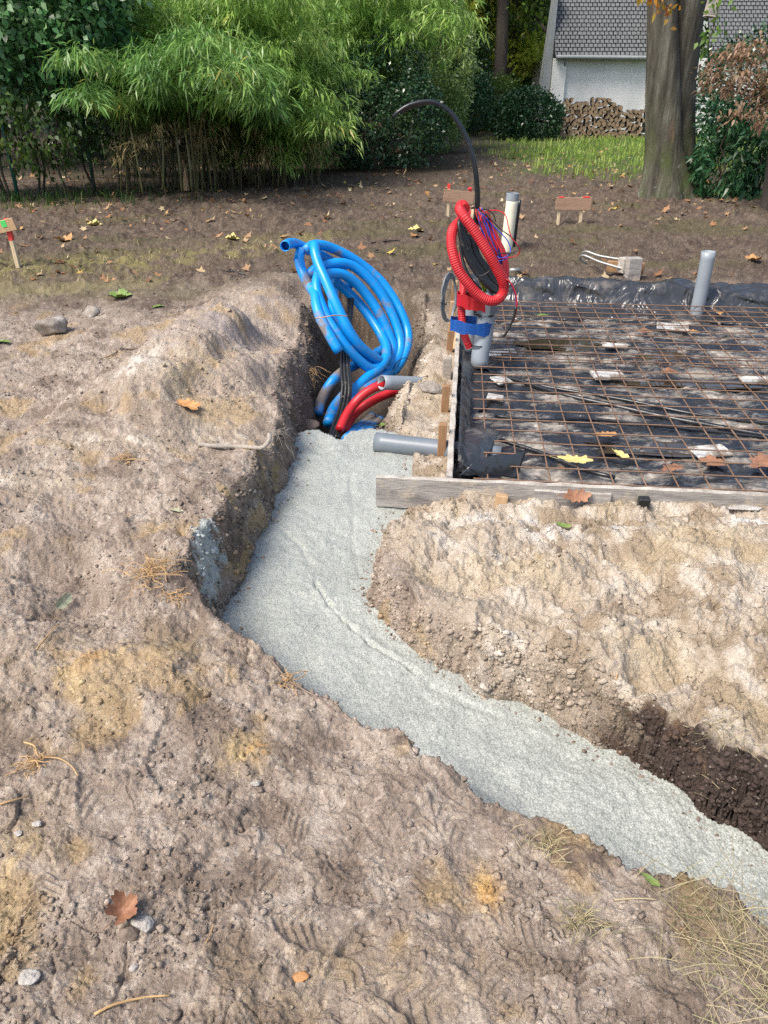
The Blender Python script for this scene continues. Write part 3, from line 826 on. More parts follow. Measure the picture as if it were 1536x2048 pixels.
v, f, mi = board(SL(SLAB_W + .4, SLAB_D + .03, -.02), SL(0, SLAB_D + .03, -.02), .16, .028, -.02, n=60)
o = mesh_obj("formwork_board", v, f, [MT['board'], MT['boardtop']], mi=mi)
tag(o, "far board of the slab covered by black plastic film", "formwork")

# stakes outside the left board and under the front board
def stake(name, p, top, wd, dp, mat, label, rz=0., lean=(0, 0), h=None, cat="stake", group=None, jag=.004):
    h = h or (top + .35)
    Rm = rotz(rz) @ rot('X', lean[0]) @ rot('Y', lean[1])
    c = np.array((p[0], p[1], top)) - Rm @ np.array((0, 0, h / 2))
    m = M().bbox(c, (wd, dp, h), Rm, b=.003, jig=.0008)
    o = m.build(name, mat)
    return tag(o, label, cat, group)
GS = "stakes holding the formwork boards"
for (v_, top, wd, dp, mt, lb, ln) in (
    (.50, .03, .045, .045, 'stake', "brown stake at the left board just beyond the lower grey pipe", (.0, .02)),
    (1.02, .05, .045, .04, 'stake', "brown stake at the left board between the two grey pipes", (.0, .03)),
    (1.62, .02, .055, .05, 'greyroot', "grey muddy stake at the left board level with the red conduit", (.0, .0)),
    (2.10, .06, .045, .045, 'stake', "brown stake at the left board below the blue tape", (.0, .05)),
    (2.75, .10, .045, .045, 'stakemid', "tan stake at the left board inside the grey cable loop", (.0, .05)),
    (3.05, .16, .045, .04, 'stake', "tall brown stake at the far end of the left board", (.0, .06)),
    (3.35, .12, .045, .04, 'stakemid', "farthest tan stake along the left board", (.0, .02))):
    p = SL(-.063 - (.01 if wd > .05 else 0), v_); top += .03
    stake("stake", p, top, wd, dp, MT[mt], lb, SA, ln, .55, group=GS)
p = SL(.235, -.065)
stake("stake", p, -.045, .055, .045, MT['stakemid'], "short tan stake leaning on the front board", SA, (-.12, .12), .3, group=GS)
p = SL(.873, -.075)
stake("stake", p, -.02, .05, .04, MT['black'], "black charred stake end at the front board beside a russet leaf", SA, (0, 0), .3, group=GS)
p = SL(1.48, -.062)
stake("stake", p, -.035, .085, .05, MT['brownleaf'], "low broad stake end sunk in sand by the front board", SA, (0, 0), .25, group=GS)
# long stakes beside the riser pipe
for (a, b, wd, mt, lb) in (((918, 660), (893, 745), .03, 'stakemid', "thin tan batten beside the taped riser pipe"), ((925, 560), (912, 690), .032, 'stakepale', "pale batten standing behind the grey cable loop")):
    Y = 5.55 if a[0] == 918 else 6.15
    P, Q = W(*a, Y), W(*b, Y - .25)
    m = M().bbox((P + Q) / 2, (wd, wd * .8, np.linalg.norm(P - Q)), seg_rot(Q, P), b=.002)
    tag(m.build("batten", MT[mt]), lb, "batten")

# ---- plastic film in the slab, wrinkled and puddled
def film_material():
    m, n, l, b = new_mat("muddy_black_film")
    co = n.new("ShaderNodeTexCoord").outputs["Object"]
    t = noise(n, l, co, 2.4, 12, .76, (1, 2.2, 1))
    r = ramp(n, [(.48, (0, 0, 0)), (.525, (.4, .4, .4)), (.60, (1, 1, 1))])
    l.new(t.outputs[0], r.inputs[0])
    t4 = noise(n, l, co, 12, 8, .7, (1, 2.2, 1))
    rs = ramp(n, [(.3, (.15, .13, .108)), (.5, (.29, .26, .22)), (.7, (.52, .475, .42))])
    l.new(t4.outputs[0], rs.inputs[0])
    mx = n.new("ShaderNodeMix"); mx.data_type = 'RGBA'
    l.new(r.outputs[0], mx.inputs[0]); mx.inputs[6].default_value = (.022, .025, .031, 1); l.new(rs.outputs[0], mx.inputs[7])
    l.new(mx.outputs[2], b.inputs["Base Color"])
    mr = n.new("ShaderNodeMapRange"); mr.inputs[3].default_value = .13; mr.inputs[4].default_value = .6
    l.new(r.outputs[0], mr.inputs[0]); l.new(mr.outputs[0], b.inputs["Roughness"])
    b.inputs["Specular IOR Level"].default_value = .6
    t2 = noise(n, l, co, 7, 3, .55, (1, 2.0, 1))
    bp = n.new("ShaderNodeBump"); bp.inputs["Strength"].default_value = .8; bp.inputs["Distance"].default_value = .035
    l.new(t2.outputs[0], bp.inputs["Height"]); l.new(bp.outputs[0], b.inputs["Normal"])
    return m
nu, nv = 300, 220
uu, vv = np.meshgrid(np.linspace(.006, SLAB_W, nu), np.linspace(.006, SLAB_D - .003, nv))
pu, pv = uu.ravel(), vv.ravel()
fz = -.135 + .020 * fbm(pu, pv, 1.1, 3, 401) + .020 * (1 - 2 * np.abs(fbm(pu * .6, pv * 1.7, 2.6, 3, 411))) + .010 * (1 - 2 * np.abs(fbm(pu, pv, 7, 3, 421)))
fz = fz + .10 * np.exp(-(pu / .05) ** 2) * (1 - np.exp(-((pv - .1) / .1) ** 2)) * .7
P3 = O[None] + U[None] * pu[:, None] + V[None] * pv[:, None]
ii = (np.arange(nv - 1)[:, None] * nu + np.arange(nu - 1)[None, :]).ravel()
film = mesh_obj("plastic_film", np.stack([P3[:, 0], P3[:, 1], fz], 1), np.stack([ii, ii + 1, ii + nu + 1, ii + nu], 1), film_material(), smooth=True)
tag(film, "muddy wrinkled black plastic film spread under the rusty mesh", "plastic film")
def film_z(u, v):
    k = int(np.clip(round((v - .006) / (SLAB_D - .009) * (nv - 1)), 0, nv - 1)) * nu + int(np.clip(round((u - .006) / (SLAB_W - .006) * (nu - 1)), 0, nu - 1))
    return fz[k]
# puddles
mw, n, l, b = new_mat("muddy_water")
b.inputs["Base Color"].default_value = (.045, .035, .024, 1); b.inputs["Roughness"].default_value = .04; b.inputs["Specular IOR Level"].default_value = .7
t = noise(n, l, n.new("ShaderNodeTexCoord").outputs["Object"], 12, 2)
bp = n.new("ShaderNodeBump"); bp.inputs["Strength"].default_value = .03; bp.inputs["Distance"].default_value = .01
l.new(t.outputs[0], bp.inputs["Height"]); l.new(bp.outputs[0], b.inputs["Normal"])
def slab_at(px, py, z):
    p = G(px, py, z); return to_slab(p[0], p[1])
for (px, py, ru, rv, lb) in ((1130, 690, .42, .14, "brown puddle on the film behind the white spacers"), (1430, 720, .55, .16, "wide dark puddle on the film near the standing grey pipe"), (1330, 900, .5, .08, "narrow puddle on the film near the front board"), (1400, 770, .6, .07, "thin bluish puddle on the film beside the black hose"), (1020, 640, .2, .1, "small puddle on the film right of the riser pipe")):
    u, v_ = slab_at(px, py, -.13)
    th = np.linspace(0, 2 * np.pi, 60, endpoint=False)
    rr = 1 + .22 * np.sin(2 * th + px) + .16 * np.sin(3 * th + py) + .10 * np.sin(7 * th + px) + .06 * np.sin(11 * th)
    pts = [SL(u, v_, -.1235)] + [SL(min(max(u + ru * a * math.cos(t_), .02), SLAB_W), min(max(v_ + rv * a * math.sin(t_), .02), SLAB_D - .02), -.1235) for a, t_ in zip(rr, th)]
    o = mesh_obj("puddle", np.array(pts), [(0, i + 1, (i + 1) % 60 + 1) for i in range(60)], mw)
    tag(o, lb, "puddle")

# ---- draped film over the far board and up the left side
def drape(name, prof, n, wr, seed, label, mat=None, cat="plastic film"):
    """prof(t) -> list of points across the sheet for position t along it"""
    rows_ = [prof(t) for t in np.linspace(0, 1, n)]
    k = len(rows_[0])
    v = np.array(rows_).reshape(-1, 3)
    a = np.repeat(np.arange(n), k) / n * 14; b_ = np.tile(np.arange(k), n) / k * 3
    e = np.minimum(np.tile(np.arange(k), n) / 3, 1)
    d = 1 - 2.4 * np.abs(perlin(a * .9 + .8 * b_, b_ * .45 + a * .12, seed % 7)); d = d + .35 * (1 - 2 * np.abs(perlin(a * 1.9 - 1.1 * b_, b_ * .8, 3))); d2 = perlin(a * .8, b_ * .7, 5)
    v[:, 2] += (d * wr * .6 + d2 * wr * .5) * e; v[:, 1] += (d2 * wr * .8 + d * wr * .5) * e
    f = np.array([(i * k + j, (i + 1) * k + j, (i + 1) * k + j + 1, i * k + j + 1) for i in range(n - 1) for j in range(k - 1)])
    o = mesh_obj(name, v, f, mat or MT['foil'], smooth=True)
    md = o.modifiers.new("thick", 'SOLIDIFY'); md.thickness = .0015
    return tag(o, label, cat)
def far_prof(t):
    u = -.02 + t * (SLAB_W + .3)
    A = SLAB_D
    up = .085 + .03 * math.sin(u * 2.1 + .6) + .05 * math.exp(-((u - 1.75) / .22) ** 2)
    bk = .30 + .10 * math.sin(u * 1.3 + 1)
    L = [(A - .30 - .06 * math.sin(u * 3), -.118), (A - .16, -.105), (A - .09, -.07), (A - .055, -.02), (A - .035, up * .6), (A + .0, up), (A + .05, up + .008), (A + .10, up * .8 + .02), (A + .16, up * .6 + .03), (A + bk * .75, .05), (A + bk, .035), (A + bk + .04, .012)]
    pts = []
    for i in range(len(L) - 1):
        for s_ in (0, .33, .66):
            a = L[i][0] + (L[i + 1][0] - L[i][0]) * s_; z = L[i][1] + (L[i + 1][1] - L[i][1]) * s_
            pts.append(SL(u, a, z))
    pts.append(SL(u, *L[-1]))
    return pts
drape("plastic_film", far_prof, 300, .045, 501, "glossy crumpled black film folded over the far edge of the slab")
def left_prof(t):
    v_ = .16 + t * 1.75
    wv_ = .13 + .05 * math.sin(v_ * 5) + .04 * math.sin(v_ * 11)
    L = [(wv_ + .05, -.112), (wv_, -.10), (wv_ * .7, -.085), (.09, -.06), (.055, -.02), (.034, .012), (.026, .014)]
    return [SL(L[i][0] + (L[i + 1][0] - L[i][0]) * s_, v_, L[i][1] + (L[i + 1][1] - L[i][1]) * s_) for i in range(len(L) - 1) for s_ in (0, .33, .66)] + [SL(.022, v_, .012)]
drape("plastic_film", left_prof, 110, .012, 531, "dusty black film pulled up against the left board")
# the folded flap in the corner
def flap(corners, seed, label, n=22, wr=.008, lift=.0):
    a, b_, c_, d_ = [np.array(k) for k in corners]
    v = []
    for i in range(n):
        for j in range(n):
            s_, t_ = i / (n - 1), j / (n - 1)
            p = (a * (1 - s_) + b_ * s_) * (1 - t_) + (d_ * (1 - s_) + c_ * s_) * t_
            v.append(p + np.array((0, 0, lift * math.sin(math.pi * s_) * math.sin(math.pi * t_))))
    v = np.array(v)
    v[:, 2] += wr * (1 - 2 * np.abs(fbm(v[:, 0], v[:, 1], 5, 3, seed)))
    f = np.array([(i * n + j, (i + 1) * n + j, (i + 1) * n + j + 1, i * n + j + 1) for i in range(n - 1) for j in range(n - 1)])
    o = mesh_obj("plastic_flap", v, f, MT['foil'], smooth=True)
    md = o.modifiers.new("thick", 'SOLIDIFY'); md.thickness = .0015
    return tag(o, label, "plastic film")
flap((G(918, 952, -.02), G(1035, 955, -.10), G(1052, 905, .0), G(960, 915, .04)), 541, "stiff folded black film flap in the front left corner of the slab", lift=.02)
flap((G(915, 945, -.06), G(960, 950, -.08), G(1000, 860, -.03), G(918, 855, -.01)), 545, "dusty black film bulging beside the left board near the corner", lift=.03)

# ---- rebar mesh: two welded mats
def rod(p, q, r=.0042, n=5):
    k = 10
    P = np.linspace(p, q, k); P[1:-1, 2] += rng.normal(0, .0016, k - 2); P[1:-1, 0] += rng.normal(0, .0012, k - 2)
    return M().tube(P, r, n)
def mat_grid(u0, u1, v0, v1, zz, off_u, off_v, label, tilt=0.):
    root = empty("rebar_mesh", SL((u0 + u1) / 2, (v0 + v1) / 2, zz), label, "rebar mesh", "steel mesh mats over the plastic film")
    u = u0 + off_u
    while u < u1:
        rod(SL(u + tilt * 0, v0, zz), SL(u + tilt, v1, zz)).build("bar", MT['rust'], root, smooth=True); u += .15
    v_ = v0 + off_v
    while v_ < v1:
        rod(SL(u0, v_, zz + .008), SL(u1, v_ - tilt * 0, zz + .008)).build("bar", MT['rust'], root, smooth=True); v_ += .15
mat_grid(.10, 2.35, .03, 2.05, -.048, .07, .05, "rusty steel mesh mat over the front left part of the slab", -.02)
mat_grid(2.10, 4.9, .02, 2.05, -.036, .05, .07, "rusty steel mesh mat over the front right part of the slab")
mat_grid(.14, 4.9, 1.83, 3.40, -.024, .06, .04, "rusty steel mesh mat over the far half of the slab", -.015)

# black hoses lying across the slab
for (pts, r, lb) in ((((958, 738), (1050, 765), (1130, 790), (1230, 812), (1350, 838), (1540, 872), (1650, 890)), .017, "black hose running across the film from the riser pipe"),
                     (((985, 748), (1100, 775), (1250, 800), (1400, 830), (1560, 850), (1700, 870)), .012, "thinner black hose alongside the first across the film"),
                     (((990, 832), (1080, 840), (1180, 838), (1280, 848), (1400, 860), (1560, 878)), .010, "slack black hose lying below the pair of hoses"),
                     (((1000, 880), (1080, 905), (1170, 940), (1230, 955)), .012, "short black hose near the front left of the film")):
    P = [G(a, b_, -.105) for a, b_ in pts]
    o = M().tube(curve(P, .05), r, 8).build("hose", MT['blackpipe'], smooth=True)
    tag(o, lb, "hose")
# white spacer slabs
def slabpiece(px, py, w_, d_, rz, label, th=.02, tip=(0, 0)):
    th *= .7
    u, v_ = slab_at(px, py, -.09)
    c = SL(u, v_, -.082)
    m = M().bbox(c, (w_, d_, th), rotz(rz) @ rot('X', tip[0]) @ rot('Y', tip[1]), b=.004, jig=.001)
    tag(m.build("spacer_tile", MT['tile']), label, "tile", "pale tiles propping up the mesh")
slabpiece(1003, 763, .12, .11, .5, "white tile propping the mesh at left, the farther of the pair", .02, (.1, .1))
slabpiece(990, 797, .10, .11, -.2, "white tile propping the mesh at left, the nearer of the pair", .02, (-.1, .1))
slabpiece(1215, 752, .21, .12, .1, "dirty pale paver in the middle of the mesh", .04, (.05, .05))
slabpiece(1345, 655, .24, .12, -.3, "broken whitish plate near the standing grey pipe", .015, (.1, 0))
slabpiece(1230, 693, .18, .07, -.4, "small grey plate under the middle of the mesh", .015, (.1, 0))
slabpiece(1510, 760, .2, .10, .0, "pale plate at the far right of the mesh", .02, (.05, 0))
slabpiece(1002, 707, .22, .10, .2, "pale crusted plate beside the foot of the riser pipe", .015, (.1, 0))
slabpiece(1010, 935, .13, .06, .3, "grey sliver of board in the front left corner", .01, (.1, 0))
slabpiece(1420, 905, .20, .12, .2, "grey muddy plate close to the front board", .015, (.05, 0))

# ---- grey drain pipes
def pipe(name, P, r, mat, label, th=.004, n=24, step=.05, cat="pipe", group=None, parent=None, hollow=True, lump=0):
    m = M().tube(curve(P, step), r, n, hollow=th if hollow else 0, lump=lump)
    o = m.build(name, mat, parent, smooth=False)
    me = o.data
    sm = np.ones(len(me.polygons), bool)
    for i, p_ in enumerate(me.polygons):
        if len(p_.vertices) > 4: sm[i] = False
    me.polygons.foreach_set("use_smooth", sm)
    if parent is None: tag(o, label, cat, group)
    return o
a = G(751, 884, -.105); b_ = SL(.25, .48, -.105)
pipe("drain_pipe", [a, (a + b_) / 2, b_], .054, MT['greydark'], "short dark grey pipe end lying over the concrete below the left board", .005)
a = W(763, 765, 4.62); b_ = W(850, 768, 4.80)
pipe("drain_pipe", [a, b_, W(900, 772, 4.9)], .046, MT['grey'], "grey pipe end with red conduits under it beside the blue coil", .004)
# standing pipes
def vpipe(px, py, z0, top_py, r, mat, label, lean=0.0, bend=0.0, th=.004, name="standing_pipe", cat="pipe"):
    p = G(px, py, z0)
    _, dy, dz = ray(px, top_py); zt = H0 + p[1] / dy * dz
    P = [p + np.array((lean * t + bend * math.sin(t * 3.1), 0, t * (zt - z0) - .06 * (1 - t))) for t in np.linspace(0, 1, 6)]
    return pipe(name, P, r, mat, label, th), zt
vpipe(1391, 634, -.12, 503, .055, MT['grey'], "light grey pipe standing in the far right of the mesh", .0, .004)
vpipe(1011, 506, -.02, 397, .062, MT['white'], "cream pipe with a grey cap standing behind the slab", .03)
p = G(1011, 506, -.02)
_, dy, dz = ray(1014, 398); zt = H0 + p[1] / dy * dz
o = M().tube([p + np.array((.026, 0, zt + .01)), p + np.array((.031, 0, zt + .02 + .06))], .067, 24, hollow=.005).build("pipe_cap", MT['grey'], smooth=False)
tag(o, "grey collar on top of the cream pipe", "pipe cap")
vpipe(1026, 500, -.02, 400, .017, MT['blackpipe'], "thin dark pipe standing against the cream pipe", .03)

# riser pipe in the slab corner
RY = 5.05
RP = [W(958, 735, RY - .02), W(961, 705, RY), W(968, 670, RY + .03), W(972, 635, RY + .05), W(972, 605, RY + .05), W(965, 585, RY + .05)]
pipe("riser_pipe", RP, .060, MT['grey'], "bent grey riser pipe wrapped with blue tape at the corner of the slab", .004)
pipe("riser_pipe", [W(940, 705, RY + .3), W(942, 660, RY + .3), W(944, 620, RY + .3), W(946, 590, RY + .3)], .045, MT['grey'], "second grey pipe half hidden behind the red coil", .004)

# ---- tapes
def wrap(name, pts, mat, label, th=.004):
    """band: list of (px_left, py_left_top, py_left_bot ...) as a closed flattened loop round the pipes"""
    m = M(); n = len(pts); v = []
    for (p, zt, zb) in pts:
        v.append((p[0], p[1], zt)); v.append((p[0], p[1], zb))
    f = [(2 * i, 2 * i + 1, 2 * ((i + 1) % n) + 1, 2 * ((i + 1) % n)) for i in range(n)]
    m.add(v, f)
    o = m.build(name, mat)
    md = o.modifiers.new("thick", 'SOLIDIFY'); md.thickness = th; md.offset = 1
    return tag(o, label, "tape")
def band(pxl, pxr, pyt, pyb, Y, d, name, mat, label, slope=0):
    L, Rr = W(pxl, (pyt + pyb) / 2, Y), W(pxr, (pyt + pyb) / 2, Y)
    cx, hw = (L[0] + Rr[0]) / 2, (Rr[0] - L[0]) / 2
    zt, zb = W(pxl, pyt, Y)[2], W(pxl, pyb, Y)[2]
    pts = []
    for k in range(48):
        t = 2 * math.pi * k / 48
        ex = abs(math.cos(t)) ** .8 * (1 if math.cos(t) > 0 else -1)
        x = cx + hw * ex; y = Y + d * math.sin(t) + d
        j = slope * (x - cx)
        pts.append((np.array((x, y + random.gauss(0, .0015), 0)), zt + j + .006 * math.sin(5 * t) + random.gauss(0, .002), zb + j + .005 * math.sin(7 * t) + random.gauss(0, .002)))
    return wrap(name, pts, mat, label, .003)
band(903, 987, 646, 670, RY - .045, .075, "blue_tape", MT['tapeblue'], "blue adhesive tape binding the red conduit to the grey riser pipe", -.10)
band(916, 993, 597, 622, RY - .01, .072, "red_tape", MT['tapered'], "red tape under the red conduit coil on top of the riser pipe", -.18)
band(950, 991, 631, 634, RY - .014, .065, "cable_tie", MT['black'], "black cable tie round the grey riser pipe", -.05)

# ---- corrugated conduit: a tube with ribs
def ribbed(P, r, pitch=.0085, n=12, amp=.05):
    C = curve(P, pitch / 2)
    rr = np.array([r * (1 + (amp if i % 2 else -amp * .6)) for i in range(len(C))])
    return M().tube(C, rr, n)
root = empty("red_conduit_coil", W(955, 600, RY), "coil of ribbed red conduit taken up on top of the riser pipe", "conduit coil")
RD = [((800, 900), 5.05), ((775, 872), 5.12), ((758, 905), 5.05), ((790, 960), 5.0), ((850, 1040), 4.98), ((915, 1140), 4.97), ((980, 1250), 4.96), ((1040, 1360), 4.97), ((1080, 1440), 4.98), ((1092, 1510), 5.0),
      ((1060, 1575), 4.98), ((990, 1600), 4.95), ((900, 1555), 4.95), ((820, 1470), 4.95), ((750, 1370), 4.96), ((710, 1260), 4.98), ((692, 1150), 5.02), ((705, 1060), 5.08), ((745, 1010), 5.16)]
P = [W(*A4(*a), Y) for a, Y in RD]
ribbed(P, .0315, .0135).build("conduit", MT['red'], root, smooth=False)
P = [W(*A4(*a), Y) for a, Y in (((745, 1010), 5.16), ((800, 960), 5.28), ((870, 960), 5.36), ((950, 1030), 5.38), ((1030, 1150), 5.35), ((1080, 1260), 5.30), ((1095, 1370), 5.22), ((1085, 1470), 5.15))]
ribbed(P, .0315, .0135).build("conduit", MT['red'], root, smooth=False)
P = [W(*A4(*a), Y) for a, Y in (((800, 1050), 5.35), ((785, 1200), 5.36), ((770, 1330), 5.34), ((785, 1480), 5.2), ((772, 1600), 5.14), ((772, 1720), 5.12), ((785, 1830), 5.10), ((812, 1910), 5.08), ((830, 1950), 5.08))]
ribbed(P, .0255, .0155).build("conduit", MT['red'], root, smooth=False)
# black cables coiled inside
root = empty("black_cable_coil", W(955, 570, 5.1), "coil of thick black cables hanging inside the red conduit coil", "cable coil")
for k in range(9):
    o1 = k * 13
    pts = [((770 + o1 * .3, 960 + o1), 5.14), ((752 + o1 * .55, 1010 + o1), 5.08), ((765 + o1, 1130), 5.06), ((800 + o1, 1250), 5.05), ((860 + o1 * 1.2, 1360), 5.04), ((930 + o1, 1450), 5.03), ((1000 + o1 * .7, 1520 - k * 5), 5.05), ((1050, 1535 - k * 9), 5.1)]
    if k == 5: pts = [((770, 990), 5.1), ((765, 1100), 5.2), ((770, 1240), 5.2), ((800, 1360), 5.16), ((870, 1470), 5.12), ((960, 1550), 5.1)]
    P = [W(*A4(*a), Y + .012 * k) for a, Y in pts]
    M().tube(curve(P, .02), .0135 if k < 4 else .011, 8).build("cable", MT['black'], root, smooth=True)
for k in range(4):
    pts = [((830 + 8 * k, 1150 + 20 * k), 5.12), ((850 + 10 * k, 1270), 5.12), ((890 + 9 * k, 1400), 5.1), ((940 + 7 * k, 1530), 5.1)]
    P = [W(*A4(*a), Y + .01 * k) for a, Y in pts]
    M().tube(curve(P, .02), .004, 6).build("wire", MT['wgreen'], root, smooth=True)
M().tube(curve([W(*A4(*a), 5.0) for a in ((900, 1415), (930, 1405), (960, 1390), (990, 1365))], .01), .0035, 6).build("cable_tie", MT['black'], root, smooth=True)
# coloured wires
root = empty("wire_coil", W(985, 470, 5.3), "loose coil of thin red blue and black wires beside the red conduit coil", "wires")
for k in range(22):
    mt = ('wred', 'wblue', 'black', 'wred', 'wblue', 'wbrown')[k % 6]
    j = lambda s_: random.gauss(0, s_)
    d = k * 4.2
    pts = [((880 + d * .5 + j(5), 905 + j(8)), 5.16), ((885 + d + j(6), 960 + j(8)), 5.14), ((925 + d + j(6), 1060 + j(10)), 5.12), ((975 + d * .9 + j(6), 1170), 5.11), ((1020 + d * .6 + j(5), 1260 + j(8)), 5.12), ((1050 + d * .3 + j(4), 1310 + j(10)), 5.15)]
    P = [W(*A4(*a), Y + .003 * (k % 5) + .0015 * k) for a, Y in pts]
    M().tube(curve(P, .02), .0033, 6).build("wire", MT[mt], root, smooth=True)
for mt, pts in (('wred', ((905, 1000), (935, 935), (1000, 912), (1070, 922), (1108, 958), (1126, 1040), (1150, 1120), (1190, 1170), (1213, 1215), (1190, 1258), (1120, 1272), (1050, 1280))),
                ('wblue', ((930, 940), (970, 990), (1040, 1060), (1110, 1130), (1142, 1200), (1130, 1250), (1070, 1275), (1040, 1262))),
                ('black', ((925, 930), (990, 980), (1060, 1050), (1140, 1110), (1185, 1160), (1200, 1205), (1150, 1238), (1040, 1238))),
                ('wblue', ((900, 990), (940, 1100), (990, 1200), (1030, 1290), (1090, 1290), (1120, 1270))),
                ('wred', ((960, 925), (985, 960), (1020, 1080), (1060, 1200), (1085, 1280))),
                ('black', ((900, 915), (960, 905), (1010, 940), (1030, 1000)))):
    P = [W(*A4(*a), 5.12 + .02 * math.sin(i * .8)) for i, a in enumerate(pts)]
    M().tube(curve(P, .02), .0036, 6).build("wire", MT[mt], root, smooth=True)
for k, mt in enumerate(('wred', 'wblue', 'black', 'wbrown', 'wred')):
    P = [W(*A4(a + 2.5 * k, b_ + k), 4.98 - .006 * k) for a, b_ in ((1100, 1430), (1135, 1460), (1168, 1530), (1182, 1610), (1172, 1690), (1150, 1760))]
    M().tube(curve(P, .02), .0034, 6).build("wire", MT[mt], root, smooth=True)
M().tube(curve([W(*A4(*a), 4.95) for a in ((1180, 1640), (1172, 1700), (1148, 1770), (1115, 1830), (1088, 1872))], .02), .0075, 8).build("sheath", MT['black'], root, smooth=True)

# black pipes arching high
ARC = [(250, 203), (300, 158), (360, 120), (420, 100), (480, 88), (520, 84), (580, 98), (640, 132), (695, 182), (745, 255), (790, 340), (825, 430), (850, 510), (868, 600), (878, 690), (884, 780), (884, 860), (880, 930), (870, 1010), (860, 1100)]
for k, (dx, dyy, dY, lb) in enumerate(((0, 0, 0, "front one of the pair of thin black pipes arching high over the coils"), (13, 14, .03, "back one of the pair of thin black pipes arching high over the coils"))):
    pts = ARC if k == 0 else [(a + dx * min(1, i / 7), b_ + (dyy * max(0, 1 - i / 9) + 3)) for i, (a, b_) in enumerate(ARC[1:])]
    P = [W(*A4(*a), 5.18 + dY) for a in pts]
    o = pipe("black_pipe", P, .0115, MT['blackpipe'], lb, .0025, 12, .04)
M().tube([W(*A4(262, 196), 5.17), W(*A4(246, 208), 5.17)], .0175, 10)
# pale stick among the loops
P = [W(*A4(862, 905), 5.2), W(*A4(850, 1000), 5.2), W(*A4(822, 1160), 5.3), W(*A4(800, 1290), 5.35)]
tag(M().tube(curve(P, .05), .016, 6).build("batten", MT['stakepale']), "pale batten standing up inside the red coil", "batten")

# grey cable loop hung on the stake
root = empty("grey_cable_loop", W(898, 600, 5.7), "loops of thin grey cable hung over the stake left of the riser", "cable coil")
for k in range(4):
    th = np.linspace(0, 2 * np.pi, 22, endpoint=False)
    cx, cy, ax, ay = 672 + 3 * k, 1572 + 4 * k, 56 - 6 * k + 3 * (k % 2), 185 - 9 * k
    P = [W(*A4(cx + ax * math.cos(t) + 22 * math.sin(t) * -.5 + random.gauss(0, 2), cy + ay * math.sin(t)), 5.72 + .10 * math.cos(t) + .008 * k) for t in th]
    C = curve(P, .02, closed=True)
    M().tube(C, .0062, 7, cap=False).build("cable", MT['greycable'], root, smooth=True)
M().tube(curve([W(*A4(*a), 5.6) for a in ((612, 1610), (640, 1625), (660, 1620))], .01), .006, 6).build("cable_tie", MT['black'], root, smooth=True)

# ---- blue pipe coil in the trench
root = empty("blue_pipe_coil", W(720, 800, 5.1), "large coil of bright blue plastic pipe leaning in the trench", "pipe coil")
def strand(pts, r, mat='blue', hollow=0, n=14):
    P = [W(*A3(a[0], a[1]), a[2]) for a in pts]
    m = M().tube(curve(P, .035), r, n, hollow=hollow)
    o = m.build("pipe", MT[mat], root, smooth=True)
    return o
r_ = .0345
strand([(268, 432, 5.30), (300, 412, 5.42), (350, 412, 5.52), (410, 440, 5.58), (480, 470, 5.62), (560, 510, 5.66), (640, 560, 5.70), (720, 640, 5.72), (800, 740, 5.7)], r_, hollow=.004)
strand([(420, 470, 5.50), (480, 425, 5.54), (560, 425, 5.60), (650, 455, 5.66), (760, 510, 5.70), (880, 590, 5.73), (1000, 695, 5.73), (1090, 815, 5.70), (1160, 940, 5.65), (1205, 1060, 5.60), (1212, 1170, 5.52), (1175, 1290, 5.42), (1120, 1370, 5.36), (1040, 1440, 5.28)], r_)
strand([(440, 660, 5.42), (500, 610, 5.45), (580, 580, 5.50), (680, 560, 5.55), (780, 580, 5.60), (880, 650, 5.62), (980, 760, 5.62), (1060, 890, 5.60), (1120, 1030, 5.56), (1155, 1160, 5.50), (1145, 1270, 5.42), (1080, 1370, 5.32), (960, 1450, 5.2)], r_)
strand([(540, 720, 5.36), (570, 660, 5.40), (640, 640, 5.45), (730, 655, 5.50), (830, 730, 5.54), (920, 840, 5.55), (1000, 960, 5.53), (1060, 1090, 5.5), (1100, 1210, 5.45), (1090, 1300, 5.38), (1020, 1380, 5.25)], r_)
strand([(640, 690, 5.58), (700, 740, 5.62), (780, 810, 5.63), (870, 910, 5.6), (950, 1020, 5.54), (1010, 1120, 5.46), (1046, 1210, 5.36), (1040, 1300, 5.26), (985, 1375, 5.16), (900, 1440, 5.05), (830, 1505, 4.98), (780, 1560, 4.92), (730, 1660, 4.82), (680, 1760, 4.7)], r_)
strand([(470, 440, 5.52), (495, 425, 5.44), (500, 480, 5.38), (530, 580, 5.32), (580, 690, 5.25), (640, 830, 5.18), (700, 960, 5.13), (755, 1070, 5.10), (820, 1170, 5.10), (900, 1250, 5.14), (990, 1310, 5.22), (1050, 1330, 5.3)], r_)
strand([(600, 570, 5.62), (550, 600, 5.48), (515, 680, 5.36), (515, 780, 5.28), (550, 890, 5.2), (600, 1000, 5.14), (670, 1110, 5.08), (745, 1210, 5.06), (830, 1300, 5.08), (920, 1370, 5.12), (1000, 1350, 5.2), (1060, 1270, 5.3)], r_)
strand([(640, 780, 5.34), (640, 900, 5.20), (690, 1010, 5.19), (740, 1110, 5.17), (800, 1200, 5.16), (860, 1290, 5.17), (930, 1350, 5.2)], r_)
strand([(392, 460, 5.50), (378, 520, 5.46), (392, 600, 5.42), (420, 670, 5.38), (455, 740, 5.36), (500, 800, 5.26), (510, 880, 5.18), (540, 980, 5.10), (580, 1060, 5.04), (630, 1150, 5.0), (685, 1245, 4.97)], r_, hollow=.004)
